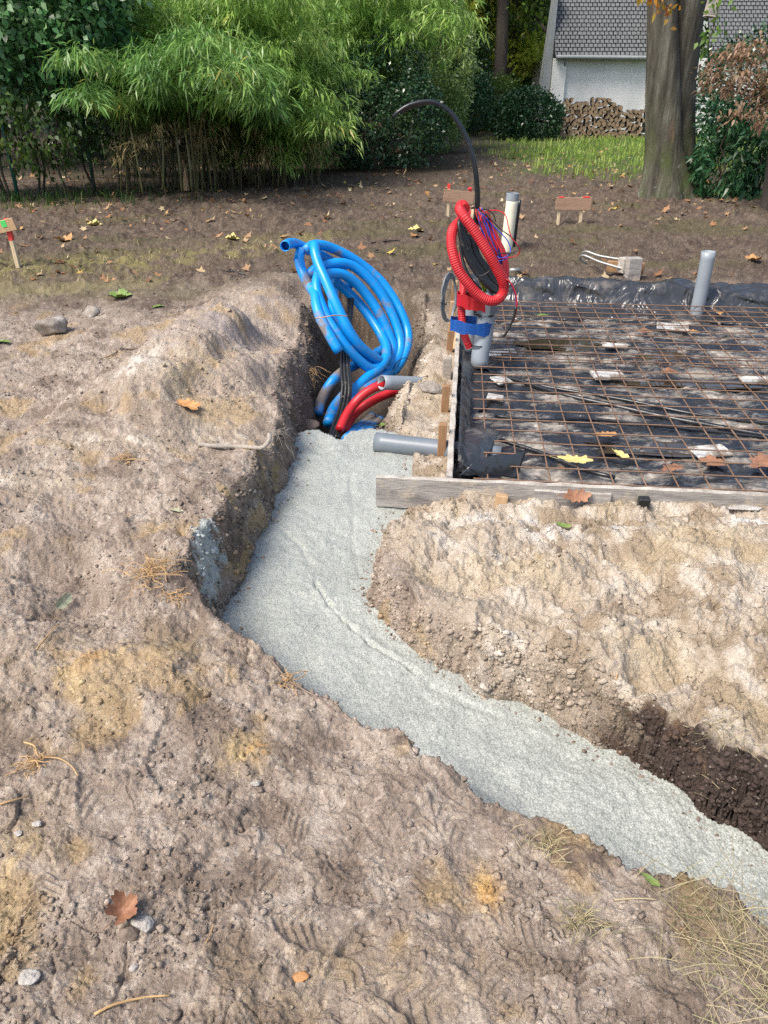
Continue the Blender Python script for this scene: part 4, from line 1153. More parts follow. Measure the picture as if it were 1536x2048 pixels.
strand([(1040, 1210, 5.45), (960, 1260, 5.4), (880, 1310, 5.3), (800, 1350, 5.2), (720, 1390, 5.1), (650, 1450, 5.0), (590, 1530, 4.95), (545, 1620, 4.85), (520, 1720, 4.75)], r_, 'blue_mud')
strand([(1120, 1380, 5.42), (1040, 1420, 5.22), (960, 1470, 5.08), (880, 1530, 4.98), (800, 1600, 4.9), (745, 1680, 4.8), (700, 1770, 4.7)], r_, 'blue_mud')
P = [W(*A3(*a), Y) for a, Y in (((500, 985), 4.98), ((580, 975), 4.98), ((650, 962), 5.0), ((745, 968), 5.05))]
M().tube(curve(P, .02), .004, 5).build("tie_string", MT['root'], root)
P = [W(*A3(*a), Y) for a, Y in (((1095, 1385), 5.28), ((1130, 1320), 5.32), ((1190, 1288), 5.34), ((1215, 1300), 5.38))]
M().tube(curve(P, .02), .003, 5).build("tie_string", MT['black'], root)
# buried strands below
for pts, mt, r, lb in ((((935, 1740, 4.95), (880, 1800, 4.75), (800, 1850, 4.55), (740, 1920, 4.35)), 'blue_mud', .035, "muddy blue pipe end at the edge of the concrete, the leftmost of three"),
                       (((960, 1760, 5.0), (920, 1800, 4.8), (865, 1850, 4.6), (800, 1930, 4.35)), 'blue_mud', .035, "muddy blue pipe end at the edge of the concrete, the middle of three"),
                       (((1000, 1770, 5.0), (960, 1810, 4.8), (910, 1860, 4.6), (860, 1930, 4.35)), 'blue_mud', .035, "muddy blue pipe end at the edge of the concrete, the rightmost of three"),
                       (((790, 1500, 5.0), (700, 1600, 4.9), (640, 1680, 4.8), (600, 1790, 4.6)), 'blue_mud', .035, "mud covered blue pipe behind the black cables")):
    P = [W(*A3(a[0], a[1]), a[2]) for a in pts]
    tag(M().tube(curve(P, .035), r, 12).build("blue_pipe", MT[mt], smooth=True), lb, "pipe")
# red conduits leaving the grey pipe
for pts, lb in ((((1060, 1490, 4.72), (1010, 1500, 4.68), (940, 1525, 4.65), (860, 1580, 4.62), (790, 1655, 4.58), (735, 1740, 4.5), (690, 1840, 4.4)), "ribbed red conduit coming out of the grey pipe end, the upper one"),
                (((1180, 1530, 4.86), (1080, 1560, 4.8), (1000, 1590, 4.76), (910, 1640, 4.7), (830, 1695, 4.66), (770, 1760, 4.58), (720, 1850, 4.45)), "ribbed red conduit passing under the grey pipe, the lower one"),
                (((1270, 1470, 5.05), (1340, 1425, 5.1), (1400, 1398, 5.15), (1480, 1382, 5.2), (1560, 1370, 5.25)), "ribbed red conduit crossing from the sand heap to the left board")):
    P = [W(*A3(a[0], a[1]), a[2]) for a in pts]
    tag(ribbed(P, .029, .0145).build("red_conduit", MT['red'], smooth=True), lb, "conduit")
# black cable bundle
root = empty("black_cable_bundle", W(690, 800, 4.7), "bundle of black cables falling from the blue coil into the trench", "cable bundle")
for k in range(6):
    d = (k - 2.5) * 13
    pts = [(775 + d * .5, 835, 5.55), (765 + d * .4, 960, 5.4), (745 + d * .4, 1130, 5.25), (728 + d * .7, 1250, 5.08), (733 + d, 1400, 4.92), (742 + d, 1500, 4.82), (733 + d, 1610, 4.74), (705 + d, 1720, 4.62), (670 + d, 1810, 4.5), (640 + d, 1900, 4.35)]
    P = [W(*A3(a[0], a[1]), a[2] + .012 * (k % 2)) for a in pts]
    M().tube(curve(P, .03), .0095, 8).build("cable", MT['black'], root, smooth=True)
P = [W(*A3(*a), 4.7) for a in ((690, 1600), (730, 1582), (775, 1615))]
M().tube(curve(P, .01), .004, 5).build("cable_tie", MT['black'], root)

# ---- batter boards
def batter(pxl, pxr, pyt, pyb, base_py, lab, reds, mat='boardwood', legs=None, hgt_=None):
    bp_ = on_ground((pxl + pxr) / 2, base_py)
    Y = bp_[1]
    A_, B_ = W(pxl, pyt, Y), W(pxr, pyt + (6 if pxl > 800 and pxl < 950 else 0), Y)
    zb = W(pxl, pyb, Y)[2]
    hh = A_[2] - zb
    root = empty("batter_board", (bp_[0], Y, bp_[2]), lab, "batter board", "batter boards marking out the building")
    m = M().bbox((A_ + B_) / 2 - np.array((0, 0, hh / 2)), (np.linalg.norm(B_ - A_), .022, hh), rot('Y', math.atan2(A_[2] - B_[2], B_[0] - A_[0])), b=.002, jig=.0005)
    m.build("board", MT[mat], root)
    for i, (lx, top_over) in enumerate(legs):
        X = W(lx, pyt, Y)[0]
        zt = A_[2] + top_over
        L = zt - bp_[2] + .15
        y_off = .026 if pxl > 100 else -.028
        if top_over > 0.012:
            M().bbox((X, Y + y_off, zt - .03), (.036, .030, .06), b=.002).build("painted_tip", MT['redpaint'], root)
            M().bbox((X, Y + y_off, zt - .06 - (L - .06) / 2), (.034, .028, L - .06), b=.002).build("leg", MT['stakepale'], root)
        else:
            M().bbox((X, Y + y_off, zt - L / 2), (.034, .028, L), b=.002).build("leg", MT['stakepale'], root)
    for (xa, xb) in reds:
        Xa, Xb = W(xa, pyt, Y)[0], W(xb, pyt, Y)[0]
        M().bbox(((Xa + Xb) / 2, Y, A_[2] + .004), (Xb - Xa, .025, .014), b=.001).build("paint_mark", MT['redpaint'], root)
    return root
batter(888, 948, 378, 402, 437, "brown batter board with red painted tips behind the black arch", [(935, 943)], legs=[(898, .06), (941, .02)])
batter(1113, 1184, 395, 420, 449, "low brown batter board standing right of the cream pipe", [(1118, 1128), (1166, 1180)], legs=[(1122, 0), (1167, 0)])
# left one, near the fence, cut by the frame
bp_ = on_ground(38, 535); Y = bp_[1]
root = empty("batter_board", bp_, "pale batter board with red and green paint at the left edge", "batter board", "batter boards marking out the building")
Tp = W(12, 437, Y); Bt = bp_ - np.array((0, 0, .1))
mid = Tp + (Bt - Tp) * .36
M().bbox((Tp + mid) / 2, (.045, .04, np.linalg.norm(mid - Tp)), seg_rot(mid, Tp), b=.002).build("painted_top", MT['redpaint'], root)
M().bbox((mid + Bt) / 2, (.043, .038, np.linalg.norm(mid - Bt)), seg_rot(Bt, mid), b=.002).build("leg", MT['stakepale'], root)
a = W(30, 447, Y - .04); b_ = W(-90, 475, Y - .04)
ang = math.atan2(a[2] - b_[2], a[0] - b_[0])
M().bbox((a + b_) / 2, (np.linalg.norm(a - b_), .024, .11), rot('Y', -ang), b=.002).build("board", MT['stakemid'], root)
cc = a + (b_ - a) * .17
M().bbox(cc + np.array((0, -.0135, .02)), (.05, .004, .06), rot('Y', -ang), b=.001).build("paint_mark", MT['greenpaint'], root)

# ---- steel clamp with timber blocks behind the slab
q0 = on_ground(1262, 560)
root = empty("formwork_clamp", q0, "grey timber block with two bent steel bars lying behind the slab", "clamp")
c = q0 + np.array((0, 0, .10))
M().bbox(c, (.125, .10, .20), rotz(.15), b=.004, jig=.001).build("block", MT['board'], root)
M().bbox(c + np.array((-.045, .07, .02)), (.12, .10, .13), rotz(.3), b=.004, jig=.001).build("block", MT['boardtop'], root)
M().bbox(c + np.array((-.02, .16, -.02)), (.34, .05, .10), rotz(-.35), b=.004, jig=.001).build("block", MT['stake'], root)
for (pa, pb, pc, yo) in (((1165, 507), (1200, 512), (1250, 520), .17), ((1160, 515), (1200, 524), (1248, 538), .02)):
    Y = q0[1] + yo
    P = [W(pa[0] + 14, pa[1] + 12, Y + .3), W(pa[0], pa[1] + 3, Y + .3), W(*pa, Y + .25) + np.array((.03, 0, .02)), W(*pb, Y + .15), W(*pc, Y)]
    M().tube(curve(P, .03), .012, 8).build("bar", MT['steel'], root, smooth=True)
P = [on_ground(1018, 547) + np.array((0, 0, .03)), on_ground(1040, 546) + np.array((0, 0, .03))]
tag(M().tube(P, .02, 10, hollow=.003).build("steel_tube", MT['steel'], smooth=True), "short grey tube end lying behind the left end of the film", "tube")

# ---- stones, clods, roots and leaves near the camera
def rock(px, py, size, label, mat='stone', seed=0, flat=.7, name="stone", sink=.3, cat="stone", ang=0.):
    import mathutils
    p = on_ground(px, py)
    n1, n2 = 22, 30
    v = []
    rg = np.random.default_rng(seed)
    K = rg.normal(0, 1, (9, 3)); K /= np.linalg.norm(K, axis=1)[:, None]; cut = rg.uniform(.50, .9, 9)
    for i in range(n1 + 1):
        a = math.pi * i / n1
        for j in range(n2):
            t = 2 * math.pi * j / n2
            d = np.array((math.sin(a) * math.cos(t), math.sin(a) * math.sin(t), math.cos(a)))
            r = 1.0
            for kk, cc in zip(K, cut):
                q_ = d @ kk
                if q_ > .05: r = min(r, cc / q_)
            v.append(d * r)
    v = np.array(v)
    nn = fbm(v[:, 0] * 1 + v[:, 2] * .7 + seed, v[:, 1] - v[:, 2] * .6, 2.3, 4, seed + 3)
    v = v * (1 + .09 * nn)[:, None]
    v = v * np.array(size) / 2
    v = v @ rotz(ang).T
    f = [(i * n2 + j, (i + 1) * n2 + j, (i + 1) * n2 + (j + 1) % n2, i * n2 + (j + 1) % n2) for i in range(n1) for j in range(n2)]
    v = v + p + np.array((0, 0, size[2] * (.5 - sink)))
    o = mesh_obj(name, v, f, MT[mat], smooth=True)
    return tag(o, label, cat)
rock(108, 668, (.27, .20, .17), "big whitish crusted stone on the soil at the left", seed=3, sink=.22, ang=.5)
rock(183, 635, (.15, .12, .12), "smaller whitish stone beyond the big one at the left", seed=5, sink=.25)
rock(640, 846, (.12, .10, .10), "muddy brown stone at the foot of the blue pipes", 'browstone', 8, sink=.2)
rock(615, 835, (.16, .10, .08), "pale flat clod left of the brown stone in the trench", 'browstone', 9, sink=.2)
rock(285, 1850, (.055, .045, .026), "white chalky lump beside the brown curled leaf", 'paleclod', 12, sink=.3)
rock(262, 1870, (.05, .04, .035), "dark wet lump in front of the brown curled leaf", 'browstone', 13, sink=.3)
rock(57, 1955, (.05, .035, .018), "white chalky lump near the lower left corner", 'paleclod', 14, sink=.45)
rock(268, 1935, (.03, .02, .02), "small white sliver of stone near the bottom left", 'paleclod', 15, sink=.4)
rock(75, 1648, (.028, .02, .012), "small white pebble left of the boot prints, the farther one", 'paleclod', 16, sink=.3)
rock(37, 1668, (.024, .02, .012), "small white pebble left of the boot prints, the nearer one", 'paleclod', 17, sink=.3)
rock(512, 1568, (.03, .016, .014), "oval cream pebble near the yellow patch of soil", 'paleclod', 18, sink=.3)
rock(602, 1955, (.035, .025, .015), "flat pinkish chip of brick near the bottom", 'orangeleaf', 19, sink=.4)
rock(920, 1690, (.05, .03, .018), "flat soil flake lying right of the boot prints", 'browstone', 21, sink=.3)
rock(860, 780, (.2, .14, .10), "pale sandy clod under the grey pipe by the left board", 'stone', 22, sink=.35)
rock(1490, 760 + 255, (.16, .05, .02), "thin white flake of stone in the sand at the right", 'paleclod', 23, sink=.4)
rock(1232, 1056, (.12, .03, .015), "thin white chip of mortar in the sand before the front board", 'paleclod', 24, sink=.4)

def oak_outline(kind, n=64, seed=0):
    rg = random.Random(seed)
    pts = []
    for i in range(n):
        t = i / n * 2 * math.pi
        if kind == 'oak':
            r = .5 * (1 - .55 * abs(math.sin(t)) ** 1.2) + .0
            r *= 1 + .22 * math.cos(8 * t + .6 * math.sin(t) + seed) * abs(math.sin(t)) ** .3
        elif kind == 'maple':
            r = .34 + .16 * abs(math.cos(2.5 * t)) ** .8 + .03 * math.cos(15 * t)
            if abs(t - math.pi) < .35: r *= .7
        else:
            r = .5 * (1 - .6 * abs(math.sin(t)) ** 1.1)
        r *= 1 + .02 * rg.uniform(-1, 1)
        pts.append((r * math.cos(t), r * math.sin(t)))
    return pts
def leaf(px, py, L_, rz, mat, label, kind='oak', curl=.12, tip=(0, 0), seed=1, lift=.006, stem=True, z=None, cat="leaf", name="fallen_leaf"):
    p = on_ground(px, py) if z is None else G(px, py, z)
    L = L_ * (.85 if L_ > .1 else 1)
    out_ = oak_outline(kind, 64, seed)
    v = [(0, 0, 0)]; f = []
    rings = (.33, .66, 1.0)
    rg = random.Random(seed)
    ph = rg.uniform(0, 6)
    for q_ in rings:
        for (a, b_) in out_:
            a2, b2 = a * q_, b_ * q_
            zz = curl * (3.2 * b2 * b2 + 1.4 * a2 * a2 * math.sin(ph) + .35 * a2 * b2 + .12 * abs(math.sin(9 * a2 + ph)) * q_) - .02 * (abs(b2) < .02)
            v.append((a2, b2, zz))
    n = len(out_)
    for j in range(n):
        f.append((0, 1 + j, 1 + (j + 1) % n))
        for r in range(2):
            f.append((1 + r * n + j, 1 + (r + 1) * n + j, 1 + (r + 1) * n + (j + 1) % n, 1 + r * n + (j + 1) % n))
    Rm = rotz(rz) @ rot('X', tip[0]) @ rot('Y', tip[1])
    v = np.array(v) * L @ Rm.T
    v = v + p + np.array((0, 0, lift - min(0, v[:, 2].min()) * .6))
    m = M().add(v, f)
    if stem:
        s0 = np.array((-.45, 0, .01)) * L @ Rm.T; s1 = np.array((-.62, .03, .03)) * L @ Rm.T; s2 = np.array((-.75, .02, .07)) * L @ Rm.T
        m.tube(curve([s0 + v[0] * 1, s1 + v[0], s2 + v[0]], .01), .0012, 5)
    o = m.build(name, MT[mat], smooth=True)
    return tag(o, label, cat)
leaf(372, 815, .21, -.6, 'orangeleaf', "orange oak leaf lying on the pale side of the soil ridge", curl=.25, seed=2, lift=.012)
leaf(250, 1828, .072, .9, 'brownleaf', "curled orange-brown leaf beside the white chalky lump", 'maple', .7, (.3, -.2), seed=3, lift=.01)
leaf(240, 597, .24, .2, 'greenleaf', "yellow-green maple leaf on the soil beyond the ridge", 'maple', .3, seed=4)
leaf(317, 615, .12, .6, 'greenleaf', "small dark green leaf beside the yellow-green one", 'oak', .3, seed=5)
leaf(6, 687, .13, .2, 'greenleaf', "green leaf lying at the left edge near the big stone", 'plain', .3, seed=6)
leaf(1302, 1765, .045, -.8, 'greenleaf', "little green leaf near the lower concrete edge", 'plain', .3, seed=7)
leaf(1127, 1053, .07, -.5, 'greenleaf', "bright green leaf on the pale sand bank", 'oak', .3, seed=8)
leaf(130, 1215, .09, 1.3, 'drygreen', "pale olive leaf standing in the hollow at the left", 'plain', .3, (.9, 0), seed=9, lift=.02)
leaf(352, 1022, .07, -.4, 'drygreen', "pale green blade lying on the soil below the grey root", 'plain', .2, seed=10)
leaf(772, 832 + 22, .11, .3, 'greenleaf', "green leaf beside the three blue pipe ends", 'oak', .3, seed=12)
leaf(1150, 924, .20, -.2, 'yellowleaf', "yellow oak leaf on the mesh near the front board", seed=13, z=-.03, curl=.18)
leaf(1242, 915, .13, -1.2, 'yellowleaf', "small yellow leaf right of the yellow oak leaf", 'plain', seed=14, z=-.03, curl=.5)
leaf(1120, 940, .13, 1.3, 'orangeleaf', "orange leaf standing under the mesh below the yellow oak leaf", 'plain', .3, (.5, .3), seed=15, z=-.09)
leaf(1212, 872, .15, .1, 'orangeleaf', "orange-brown oak leaf under the mesh behind the yellow one", seed=16, z=-.07)
leaf(968, 880, .14, .0, 'brownleaf', "pinkish brown leaf on the film beside the left board", 'maple', .3, seed=17, z=-.06)
leaf(1150, 1016, .15, .0, 'brownleaf', "russet oak leaf leaning on the front board by the charred stake", seed=18, curl=.3, tip=(.7, 0), lift=.055)
leaf(1345, 985 - 46, .16, .4, 'brownleaf', "brown oak leaf on the film near the front board", seed=19, z=-.09)
leaf(1525, 925, .24, .8, 'brownleaf', "large brown oak leaf at the right edge of the mesh", seed=20, z=-.05)
leaf(1425, 928, .16, .2, 'brownleaf', "dull brown leaf between the two at the right of the mesh", 'maple', seed=21, z=-.09)
leaf(1290, 665, .15, .2, 'brownleaf', "brown leaf on the film left of the broken whitish plate", 'maple', seed=22, z=-.1)
leaf(1380, 665, .18, -.2, 'orangeleaf', "tan leaf on the film right of the broken whitish plate", seed=23, z=-.1)
leaf(1085, 632, .11, .2, 'greenleaf', "lime green leaf on the mesh right of the riser pipe", 'oak', seed=24, z=-.02)
leaf(1093, 556, .12, .1, 'yellowleaf', "yellow leaf on top of the folded black film", 'oak', seed=25, z=.10)
leaf(1340, 747, .14, .2, 'brownleaf', "brown leaf beside the dark puddle", 'maple', seed=26, z=-.1)
leaf(1432, 625, .14, 1.2, 'orangeleaf', "tan leaf at the foot of the standing grey pipe", 'maple', .3, (.6, 0), seed=27, z=-.06)
leaf(1507, 523, .20, .1, 'orangeleaf', "orange leaf on the soil behind the standing grey pipe", 'maple', .3, seed=28)
leaf(832, 463, .24, .2, 'yellowleaf', "yellow maple leaf on the dark soil left of the red coil", 'maple', .3, seed=29)
leaf(830, 475, .14, 1.2, 'orangeleaf', "orange-yellow leaf just in front of the yellow maple leaf", 'maple', .3, seed=30)
leaf(190, 452, .22, .4, 'yellowleaf', "small bright yellow leaf beyond the batter board at the left", 'maple', .4, seed=31)
leaf(128, 478, .24, -.4, 'orangeleaf', "orange leaf on the moss strip right of the left batter board", 'maple', .4, seed=32)
leaf(464, 480, .2, .2, 'yellowleaf', "yellow leaf on the wheel track in the middle distance", 'maple', .4, seed=33)

# roots, sticks and strands
def wiggle(p, q, k, amp, sag=0., lift=0.0):
    pts = []
    for i in range(k + 1):
        t = i / k
        c_ = p + (q - p) * t + np.array((random.gauss(0, amp), random.gauss(0, amp), abs(random.gauss(0, amp * .6)) + lift * math.sin(math.pi * t)))
        pts.append(c_ if 0 < i < k else p + (q - p) * t)
    return curve(pts, max(.003, np.linalg.norm(q - p) / 24))
def strandobj(pxs, r, mat, label, name="root_strand", lift=.006, cat="root", n=6):
    P = [on_ground(a, b_) + np.array((0, 0, lift)) for a, b_ in pxs]
    C = curve(P, .012)
    return tag(M().tube(C, np.linspace(r, r * .6, len(C)), n).build(name, MT[mat], smooth=True), label, cat)
P = [on_ground(a, b_) + np.array((0, 0, .012)) for a, b_ in ((398, 893), (430, 897), (470, 899), (500, 899))]
Yr = P[-1][1]
P += [W(522, 896, Yr - .01), W(534, 888, Yr), W(539, 878, Yr + .02), W(538, 868, Yr + .05)]
tag(M().tube(curve(P, .02), .011, 8, lump=.03).build("root", MT['greyroot'], smooth=True), "thick grey dusty root sticking out above the left trench edge", "root")
strandobj([(190, 2032), (230, 2012), (290, 1998), (340, 1994)], .0035, 'root', "long tan twig lying near the bottom left", "twig", cat="twig")
strandobj([(428, 1840), (424, 1865), (412, 1890)], .0022, 'root', "short tan rootlet right of the brown curled leaf", "twig", cat="twig")
strandobj([(345, 950), (375, 962), (402, 970)], .006, 'browstone', "dark root stub on the bank below the grey root", "root")
strandobj([(0, 1612), (20, 1606), (60, 1595)], .003, 'root', "reddish rootlet at the left edge below the root tangle", "root_strand")
strandobj([(75, 1305), (90, 1285), (110, 1262), (118, 1255)], .003, 'root', "orange rootlet standing in front of the hollow", lift=.012)
strandobj([(545, 1325), (580, 1365), (630, 1395), (670, 1425)], .003, 'browstone', "dark root running along the near trench edge")
strandobj([(240, 700), (215, 718), (170, 722)], .004, 'browstone', "thin dark twig lying before the big stone", "twig", cat="twig")
strandobj([(285, 695), (262, 700), (240, 698)], .007, 'browstone', "dark bark scrap lying beyond the ridge", "bark_scrap", cat="bark")
strandobj([(742, 487), (790, 482), (800, 483)], .008, 'black', "thin black wire end on the soil, the farther one", "wire_scrap", cat="wire")
strandobj([(755, 500), (752, 505), (790, 510), (812, 509)], .008, 'black', "thin black wire end on the soil, the nearer one", "wire_scrap", cat="wire")
strandobj([(440, 546), (470, 548), (490, 551)], .012, 'black', "black bar scrap lying at the end of the ridge", "wire_scrap", cat="wire")
strandobj([(1205, 1500), (1205, 1455), (1215, 1400)], .0018, 'root', "single pale rootlet hanging over the right trench wall", lift=.02)
strandobj([(1228, 1803), (1275, 1800), (1312, 1802)], .002, 'straw', "long straw lying left of the dry grass", "straw", cat="straw")
def tangle(px, py, R_, k, label, mat='root', hang=0.0, name="root_tangle"):
    p = on_ground(px, py)
    m = M()
    for i in range(k):
        a = random.uniform(0, 2 * math.pi); rr = R_ * random.uniform(.2, 1)
        q1_ = p + np.array((R_ * .35 * random.gauss(0, .5), R_ * .35 * random.gauss(0, .5), random.uniform(.005, .03)))
        dr = np.array((math.cos(a) * rr, math.sin(a) * rr, random.uniform(0, .03) - hang * random.random()))
        q2_ = q1_ + dr
        z_ = hgt(q2_[0], q2_[1]) + .004
        if hang == 0: q2_[2] = max(q2_[2] - .02, z_)
        m.tube(wiggle(q1_, q2_, 5, R_ * .07), random.uniform(.0008, .002), 4)
    return tag(m.build(name, MT[mat]), label, "roots")
tangle(72, 1535, .06, 34, "tangle of yellow roots lying on the soil at the left")
strandobj([(50, 1492), (72, 1500), (80, 1520), (120, 1525), (145, 1540), (158, 1560)], .0028, 'root', "long yellow root reaching out of the tangle at the left", lift=.015)
tangle(300, 1150, .16, 46, "mat of orange rootlets above the cement splash")
tangle(575, 1372, .07, 20, "straw-coloured rootlets at the near trench edge")
tangle(345, 1200, .10, 20, "orange rootlets hanging over the left trench wall", hang=.1)
tangle(250, 925, .09, 24, "dry rootlets on the dark clod of the left bank")
tangle(620, 745, .16, 30, "fine pale roots hanging from the ridge beside the blue coil", 'root', hang=.16)
tangle(550, 870, .12, 20, "fine roots hanging under the grey root", 'greyroot', hang=.2)
tangle(1530, 1625, .10, 14, "rootlets sticking out of the dark trench wall at the right", 'greyroot', hang=.06)

# ================================================================== vegetation, wood stack, house
MT['lbamboo'] = leaf_mat("bamboo_leaves", [(0, (.10, .19, .03)), (.35, (.17, .33, .06)), (.75, (.34, .50, .11)), (.97, (.54, .66, .24)), (1, (.55, .42, .08))], .42, .42, .8)
MT['lbamboo2'] = leaf_mat("dark_bamboo_leaves", [(0, (.05, .14, .03)), (.5, (.14, .29, .06)), (.9, (.32, .48, .12)), (1, (.5, .38, .07))], .38, .35, .8)
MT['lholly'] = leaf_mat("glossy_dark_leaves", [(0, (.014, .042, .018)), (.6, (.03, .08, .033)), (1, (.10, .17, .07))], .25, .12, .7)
MT['lprivet'] = leaf_mat("small_pale_leaves", [(0, (.09, .16, .045)), (.5, (.21, .32, .09)), (1, (.46, .54, .26))], .32, .3, .6)
MT['livy'] = leaf_mat("round_dark_leaves", [(0, (.03, .10, .03)), (.6, (.10, .24, .08)), (1, (.32, .46, .22))], .32, .25, .7)
MT['lwood'] = leaf_mat("woodland_leaves", [(0, (.02, .055, .012)), (.5, (.045, .10, .018)), (.85, (.10, .17, .022)), (1, (.20, .20, .03))], .5, .4, .35)
MT['llime'] = leaf_mat("painted_sunlit_green_leaves", [(0, (.18, .27, .03)), (.5, (.45, .55, .06)), (1, (.72, .68, .12))], .5, .55, .5)  # sunlight is painted into this bright yellow-green leaf colour
MT['lmaple'] = leaf_mat("bronze_maple_leaves", [(0, (.12, .13, .05)), (.4, (.24, .16, .09)), (.8, (.38, .24, .17)), (1, (.46, .33, .17))], .5, .35, 1.2)
MT['lrhodo'] = leaf_mat("rhododendron_leaves", [(0, (.012, .05, .018)), (.6, (.028, .095, .035)), (1, (.07, .16, .06))], .3, .2, .8)
MT['lautumn'] = leaf_mat("autumn_leaves", [(0, (.30, .28, .03)), (.5, (.48, .26, .03)), (1, (.45, .12, .03))], .5, .4)
MT['lgreen'] = leaf_mat("bright_green_leaves", [(0, (.08, .17, .02)), (1, (.17, .28, .04))], .45, .4)
MT['grass'] = leaf_mat("grass_blades", [(0, (.10, .18, .025)), (.5, (.28, .42, .06)), (1, (.60, .60, .22))], .55, .4, .5)
MT['drygrass'] = leaf_mat("dry_grass_blades", [(0, (.12, .13, .03)), (.5, (.30, .24, .11)), (1, (.46, .38, .20))], .65, .25, 3)
MT['litter'] = leaf_mat("leaf_litter", [(0, (.10, .045, .02)), (.25, (.26, .12, .05)), (.5, (.36, .20, .10)), (.72, (.42, .30, .17)), (.88, (.50, .42, .26)), (.96, (.42, .20, .05)), (1, (.48, .38, .08))], .6, .15)
MT['culm'] = pmat("bamboo_culm", [(.3, (.045, .05, .018)), (.7, (.11, .105, .04))], 5, .5, .1, 30)
MT['culmdry'] = pmat("dead_culm", [(.3, (.05, .035, .02)), (.7, (.12, .085, .05))], 5, .6, .1, 30)
MT['twig'] = pmat("dark_twig", [(.3, (.035, .028, .02)), (.7, (.07, .055, .038))], 5, .9, .3, 30)
MT['barkd'] = pmat("dark_bark", [(.3, (.035, .030, .024)), (.7, (.075, .062, .048))], 6, .9, .8, 14, vec=(1, 1, .3), dist=.03)

def ortho(d):
    a = np.cross(d, np.array((0.31, 0.77, 0.55)))
    a /= np.linalg.norm(a, axis=-1, keepdims=True) + 1e-9
    return a, np.cross(d, a)
def leaves_mesh(pos, d, nrm, L, Wd, fold=.25, droop=.0):
    """one pointed leaf per row: base at pos, pointing along d, facing nrm"""
    n = len(pos)
    d = d / (np.linalg.norm(d, axis=1, keepdims=True) + 1e-9)
    s_ = np.cross(d, nrm); s_ /= np.linalg.norm(s_, axis=1, keepdims=True) + 1e-9
    up = np.cross(s_, d)
    L = np.broadcast_to(L, (n,))[:, None]; Wd = np.broadcast_to(Wd, (n,))[:, None]
    a = pos
    mid = pos + d * L * .42
    b1 = mid + s_ * Wd / 2 + up * Wd * fold; b2 = mid - s_ * Wd / 2 + up * Wd * fold
    t = pos + d * L - np.array((0, 0, 1)) * L * droop
    v = np.stack([a, b1, t, b2], 1).reshape(-1, 3)
    f = np.arange(n * 4).reshape(n, 4)
    return v, f
def rdir(n, up=0.0):
    d = rng.normal(0, 1, (n, 3)); d[:, 2] += up
    return d / np.linalg.norm(d, axis=1, keepdims=True)
def blob_points(lobes, n, shell=.55):
    """points in a set of ellipsoids (cx,cy,cz,rx,ry,rz), thicker toward their surface"""
    lobes = np.array(lobes, float)
    vol = (lobes[:, 3] * lobes[:, 4] * lobes[:, 5]) ** .8
    k = rng.choice(len(lobes), n, p=vol / vol.sum())
    d = rdir(n); r = shell + (1.04 - shell) * rng.random(n) ** .7
    return lobes[k, :3] + d * r[:, None] * lobes[k, 3:6], d, k
def sprays(lobes, nsp, per, L, Wd, out=.5, up=.1, sp_r=.12, shell=.6, droop=.1, fold=.2, rough=.4, zmin=.05, flat=0.0):
    c, d, k = blob_points(lobes, nsp, shell)
    # gaps: whole clusters missing where a coarse noise is low
    keep = (perlin(c[:, 0] * 1.6 + c[:, 1], c[:, 2] * 1.9 - c[:, 1] * .7, 5) + .42 * rng.normal(0, 1, nsp) * .6) > -.38
    c, d = c[keep], d[keep]
    nsp = len(c)
    sd_ = d * out + rdir(nsp) * (1 - out) + np.array((0, 0, up))
    P = np.repeat(c, per, 0) + rng.normal(0, sp_r, (nsp * per, 3)) * .8
    D = np.repeat(sd_, per, 0) + rng.normal(0, rough, (nsp * per, 3))
    N = rdir(nsp * per) * (1 - flat) + np.array((0, 0, 1.)) * (.6 + flat)
    m = P[:, 2] > zmin
    P, D, N = P[m], D[m], N[m]
    s_ = rng.uniform(.7, 1.25, len(P))
    return leaves_mesh(P, D, N, L * s_, Wd * s_, fold, droop)
def cat(*vf):
    v = []; f = []; o_ = 0
    for a, b_ in vf:
        v.append(a); f.append(b_ + o_); o_ += len(a)
    return np.concatenate(v), np.concatenate(f)
def branch_tubes(base, tips, r0, r1, amp=.15, n=6):
    m = M()
    for t in tips:
        base_ = np.array(base, float); t = np.array(t, float)
        m.tube(wig2(base_, t, 5, amp), np.linspace(r0, r1, len(wig2.last)), n)
    return m
def wig2(p, q, k, amp):
    pts = [p + (q - p) * i / k + (np.array((random.gauss(0, amp), random.gauss(0, amp), random.gauss(0, amp * .4))) if 0 < i < k else 0) for i in range(k + 1)]
    c_ = curve(pts, n=14); wig2.last = c_
    return c_
def plant(name, label, catg, base, foliage, mat, stems=None, stem_mat='twig', group=None, crown="foliage", stem="stem"):
    root = empty(name, base, label, catg, group)
    v, f = foliage
    mesh_obj(crown, v, f, MT[mat], root)
    if stems is not None:
        stems.build(stem, MT[stem_mat], root, smooth=True)
    return root
def PX(px, Y):                                                      # world x of a pixel column at distance Y (ground level)
    return (px - 768) / F * (cp * Y + sp * H0)
def zat(py, Y):
    return W(768, py, Y)[2]

